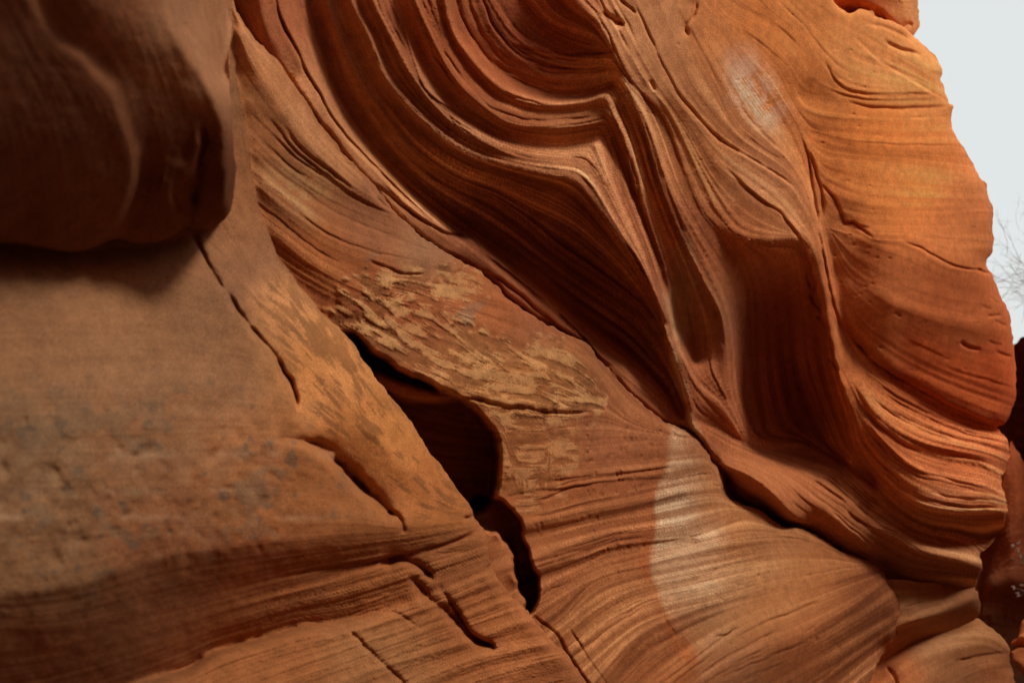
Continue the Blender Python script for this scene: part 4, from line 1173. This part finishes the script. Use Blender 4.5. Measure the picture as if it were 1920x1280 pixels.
# ------------------------------------------------------------------ block on the skyline
small_mass('summit_block', 'pale orange block on the skyline at the very top right', (1480, -240, 1760, 110),
           [(1500, -220), (1735, -220), (1726, -80), (1722, 0), (1723, 40), (1720, 56), (1712, 68), (1700, 75), (1640, 60), (1560, 40), (1500, 20)],
           [([(1560, -40), (1600, -5), (1640, 10), (1665, 35), (1690, 55)], [-70, -70, -72, -76, -80]), ([(1720, -200), (1714, -60), (1712, 40)], [-90, -90, -94]),
            ([(1650, -60), (1690, 0), (1700, 40)], [-62, -66, -72]), ([(1570, 15), (1600, 22), (1640, 34), (1680, 58)], [-140, -140, -140, -110]), ([(1500, 15), (1540, 40)], [-100, -100])],
           [(1600, -180, -60), (1700, -180, -70), (1500, -100, -60)], [[(1640, 5), (1720, 6)], [(1640, -60), (1720, -60)]], [(1690, 20, 0.72, 0.36, 0.15), (1620, 15, 0.42, 0.12, 0.045), (1650, 25, 0.48, 0.16, 0.06), (1700, -50, 0.7, 0.33, 0.13), (1585, 5, 0.42, 0.12, 0.045)], 121,
           [(1726, -80), (1722, 0), (1723, 40), (1720, 56), (1712, 68)], 16, [([(1605, 0), (1612, 20)], 8, 3), ([(1690, 55), (1700, 45), (1712, 44)], 14, 5), ([(1640, 15), (1660, 34)], 8, 3)], sb=0.3, grow=1.5, cat='rock block')

# ------------------------------------------------------------------ canyon beyond the end of the wall, and the side that returns on the right
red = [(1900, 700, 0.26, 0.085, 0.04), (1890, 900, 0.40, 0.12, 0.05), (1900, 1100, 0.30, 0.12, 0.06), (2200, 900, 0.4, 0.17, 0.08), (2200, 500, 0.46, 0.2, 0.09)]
CELL_SAVE = CELL
CELL = 5.0
FARTOP = [(1780, 690), (1860, 668), (1893, 656), (1902, 646), (1909, 642), (1914, 632), (1925, 628), (1960, 590), (2040, 560), (2140, 540), (2300, 520), (2500, 460), (2700, 440)]
small_mass('far_canyon_wall', 'dark shaded canyon wall closing the gap at the far right edge', (1650, -220, 2760, 1900),
           [*FARTOP, (2720, 1880), (1700, 1880), (1700, 800)],
           [([(1700, 700), (1700, 1850)], [-900, -900]), ([(1905, 660), (1905, 850), (1900, 1000), (1890, 1250)], [-760, -900, -820, -700]), ([(1960, 620), (1990, 900), (1980, 1250), (1960, 1800)], [-560, -620, -560, -480]),
            ([(2300, 540), (2320, 900), (2320, 1800)], [120, 160, 240]), ([(2690, 450), (2700, 900), (2700, 1850)], [1000, 1050, 1100])],
           [], [[(1900, 700), (2100, 690), (2600, 650)], [(1900, 1000), (2200, 1020), (2600, 1100)], [(1900, 1300), (2200, 1400), (2600, 1600)]], red, 131,
           None, 10, [], (2, 5, 8), sb=0.5, grow=14.0, drop=1700.0, cat='rock wall')
CELL = 3.0
small_mass('red_outcrop', 'red pointed outcrop in shade behind the end of the wall', (1780, 780, 2080, 1460),
           [(1800, 1000), (1850, 960), (1876, 905), (1886, 858), (1894, 826), (1903, 842), (1912, 850), (1922, 868), (1945, 880), (1990, 1000), (2040, 1200), (2060, 1440), (1800, 1440)],
           [([(1894, 826), (1892, 870), (1896, 940), (1890, 1020)], [-420, -390, -370, -360]), ([(1850, 960), (1830, 1100), (1815, 1300)], [-470, -470, -450]), ([(1945, 880), (1990, 1000), (2050, 1300)], [-430, -380, -300]),
            ([(1850, 1100), (1900, 1090), (1960, 1100)], [-390, -350, -330]), ([(1850, 1150), (1900, 1160), (1960, 1180)], [-420, -420, -400]), ([(1840, 1400), (1900, 1400), (2000, 1400)], [-360, -330, -280])],
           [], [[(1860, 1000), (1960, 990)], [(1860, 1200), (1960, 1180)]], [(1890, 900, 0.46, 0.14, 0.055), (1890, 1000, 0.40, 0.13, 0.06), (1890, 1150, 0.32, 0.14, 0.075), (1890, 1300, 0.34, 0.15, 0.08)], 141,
           [(1850, 960), (1876, 905), (1886, 858), (1894, 826), (1903, 842), (1912, 850), (1922, 868)], 14, [], (1, 3, 5), sb=0.25, grow=6.0)
for nm, lb, poly, h0, sd in (
        ('rubble_rock', 'reddish broken rock at the right edge beside the low slab', [(1895, 1204), (1904, 1196), (1912, 1186), (1914, 1172), (1922, 1160), (1960, 1150), (2000, 1190), (1990, 1225), (1940, 1222), (1915, 1212), (1900, 1210)], -60, 151),
        ('rubble_rock', 'reddish angular rock right of the low slab, under another broken rock', [(1896, 1222), (1910, 1212), (1940, 1216), (1990, 1218), (2010, 1300), (1990, 1330), (1930, 1300), (1912, 1250), (1898, 1240)], -40, 161)):
    cx = sum(p[0] for p in poly) / len(poly)
    cy = sum(p[1] for p in poly) / len(poly)
    CELL = 2.0
    small_mass(nm, lb, (1880, 1130, 2030, 1350), poly, [(poly + [poly[0]], h0 - 30), ([(cx - 30, cy), (cx + 30, cy - 5)], h0 + 12)], [], [[(1900, 1200), (1960, 1180)]], [(cx, cy, 0.5, 0.19, 0.08)], sd, poly + [poly[0]], 8,
               [([(1900, cy), (1930, cy + 6), (1970, cy - 4)], 8, 3, 4, 8)], (0.8, 1.8, 2.5), sb=0.06, grow=4.0)
CELL = CELL_SAVE

# ------------------------------------------------------------------ unseen other canyon side, added and shaped to block sky and sun
OPP = [(9.5, 9.0, 3.6), (7.0, 5.0, 5.2), (5.0, 2.0, 5.0), (4.2, -0.5, 8.5), (3.0, -2.6, 9.0), (0.6, -3.6, 9.0), (-2.2, -3.4, 9.0), (-4.0, -1.6, 8.5), (-4.6, 1.0, 7.0)]
oc = smooth_curve(OPP, 0.12)
no = len(oc)
nz_ = 46
rel = fbm((nz_, no), 9, 5, 0.6, 3.0, seed=181)
zz = np.linspace(0, 1, nz_)[:, None] ** 1.0
tg = np.gradient(oc[:, :2], axis=0)
nn = np.stack([-tg[:, 1], tg[:, 0]], -1)
nn /= np.linalg.norm(nn, axis=1, keepdims=True)
lean = (0.5 - zz) * 0.9 + 0.22 * rel + 0.25 * np.sin(zz * 7 + rel * 0.4)
ox = oc[None, :, 0] + nn[None, :, 0] * lean * -1
oy = oc[None, :, 1] + nn[None, :, 1] * lean * -1
oz = zz * (oc[None, :, 2] + 0.3 * rel[-1:]) - 0.2
ov = np.stack([ox, oy, oz], -1).reshape(-1, 3)
oi = np.arange(nz_ * no).reshape(nz_, no)
oq = np.stack([oi[:-1, :-1], oi[:-1, 1:], oi[1:, 1:], oi[1:, :-1]], -1).reshape(-1, 4)
occ = np.array([0.34, 0.13, 0.055], np.float32) * np.exp(0.25 * np.tanh(fbm((nz_, no), 4, 3, 0.6, 12.0, seed=182)))[..., None]
opp = mesh_object('added_opposite_wall', ov, oq, occ.reshape(-1, 3), ROCK)
opp['kind'] = 'structure'

# ------------------------------------------------------------------ ground
gx, gy = np.meshgrid(np.linspace(-60, 60, 161), np.linspace(-40, 120, 161))
gz = 0.05 * fbm(gx.shape, 8, 5, seed=171)
gv = np.stack([gx, gy, gz - 0.08], -1).reshape(-1, 3)
gi = np.arange(161 * 161).reshape(161, 161)
gq = np.stack([gi[:-1, :-1], gi[:-1, 1:], gi[1:, 1:], gi[1:, :-1]], -1).reshape(-1, 4)
SAND = rock_material('red_sand', False, (0.28, 0.125, 0.06), 120.0, 0.5, 0.01)
g_o = mesh_object('ground', gv, gq, None, SAND)
g_o['kind'] = 'structure'


# ------------------------------------------------------------------ plants
def plain_material(name, colour, rough=0.8):
    m = bpy.data.materials.new(name)
    m.use_nodes = True
    n, l = m.node_tree.nodes, m.node_tree.links
    b = n['Principled BSDF']
    b.inputs['Roughness'].default_value = rough
    b.inputs['Specular IOR Level'].default_value = 0.2
    nz = n.new('ShaderNodeTexNoise')
    nz.inputs['Scale'].default_value = 60
    mx = n.new('ShaderNodeMix')
    mx.data_type = 'RGBA'
    mx.inputs[6].default_value = tuple(x * 0.7 for x in colour) + (1,)
    mx.inputs[7].default_value = tuple(min(1, x * 1.25) for x in colour) + (1,)
    l.new(nz.outputs['Fac'], mx.inputs['Factor'])
    l.new(mx.outputs[2], b.inputs['Base Color'])
    return m


TWIG = plain_material('grey_twig', (0.45, 0.42, 0.38))
STALK = plain_material('dry_stalk', (0.34, 0.28, 0.2))
HEAD = plain_material('dry_seed_head', (0.78, 0.74, 0.66))


def tube(vs, fs, pts, r0, r1, k=4):
    pts = [Vector(p) for p in pts]
    base = len(vs)
    for i, p in enumerate(pts):
        d = (pts[min(i + 1, len(pts) - 1)] - pts[max(i - 1, 0)]).normalized()
        a = d.orthogonal().normalized()
        b = d.cross(a)
        r = r0 + (r1 - r0) * i / (len(pts) - 1)
        for j in range(k):
            t = 2 * math.pi * j / k
            vs.append(p + (a * math.cos(t) + b * math.sin(t)) * r)
        if i:
            for j in range(k):
                fs.append((base + (i - 1) * k + j, base + (i - 1) * k + (j + 1) % k, base + i * k + (j + 1) % k, base + i * k + j))


def at(px, py, hh_):
    return Vector(place(np.array([px]), np.array([py]), np.array([hh_]))[0])


def twig_shrub(name, label, root, tips, seed, rad):
    rd = random.Random(seed)
    t = thing(name, label, 'shrub', tuple(root))
    for tip in tips:
        vs, fs = [], []
        d = tip - root
        L = d.length

        def grow(p, d, ln, r, lev):
            pts = [p]
            q = p.copy()
            dd = d.normalized()
            for _ in range(6):
                dd = (dd + Vector((rd.gauss(0, .16), rd.gauss(0, .16), rd.gauss(0, .14)))).normalized()
                q = q + dd * ln / 6
                pts.append(q.copy())
            tube(vs, fs, [x - root for x in pts], r, r * 0.5, 3)
            if lev < 3:
                for k in range(3 if lev else 9):
                    i = rd.randint(1, 6)
                    nd = (dd + Vector((rd.gauss(0, .75), rd.gauss(0, .75), rd.gauss(0.05, .6)))).normalized()
                    grow(pts[i], nd, ln * rd.uniform(.3, .55), r * 0.6, lev + 1)
        grow(root, d, L, rad, 0)
        mesh_object('branch', np.array([tuple(v) for v in vs]), np.array(fs), None, TWIG, t)


rt = at(1992, 588, -575)
twig_shrub('bare_shrub', 'bare grey twiggy shrub against the sky at the right edge', rt,
           [at(1918, 480, -600), at(1915, 515, -600), at(1912, 400, -600), at(1935, 440, -580), at(1925, 540, -620), at(1940, 380, -610), at(1908, 540, -590), at(1905, 495, -610)], 5, 0.0033)


def dry_plant(name, label, root, stalks, seed):
    rd = random.Random(seed)
    t = thing(name, label, 'plant', tuple(root))
    for tip, head in stalks:
        vs, fs = [], []
        m = (root + tip) * 0.5 + Vector((rd.gauss(0, .01), rd.gauss(0, .02), rd.uniform(0, .03)))
        pts = []
        for k in range(7):
            s = k / 6
            pts.append((root * (1 - s) ** 2 + m * 2 * s * (1 - s) + tip * s * s) - root)
        tube(vs, fs, pts, 0.0028, 0.0016)
        mesh_object('stalk', np.array([tuple(v) for v in vs]), np.array(fs), None, STALK, t)
        if head:
            hv, hf = [], []
            for k in range(9):
                a = Vector((rd.gauss(0, 1), rd.gauss(0, 1), rd.gauss(0.4, .8))).normalized()
                tube(hv, hf, [tip - root, tip - root + a * 0.007, tip - root + a * 0.013], 0.0012, 0.0045, 5)
            mesh_object('seed_head', np.array([tuple(v) for v in hv]), np.array(hf), None, HEAD, t)


HP = -300
dry_plant('dry_plant', 'dry stalks with small white seed heads growing at the right edge', at(1926, 1062, HP),
          [(at(1899, 1023, HP), True), (at(1911, 1018, HP + 6), True), (at(1908, 1030, HP + 8), True), (at(1912, 1043, HP + 4), True), (at(1893, 1045, HP), False), (at(1896, 1066, HP), False), (at(1903, 1054, HP), False), (at(1918, 1008, HP), False), (at(1930, 1010, HP), True)], 3)
dry_plant('dry_plant', 'small dry sprig with pale tufts below the seed heads', at(1930, 1112, HP),
          [(at(1900, 1101, HP), True), (at(1907, 1112, HP + 4), True), (at(1910, 1118, HP), True), (at(1916, 1098, HP), True)], 4)
print('script', round(time.time() - T0, 1), 's', sum(len(m.polygons) for m in bpy.data.meshes), 'faces')
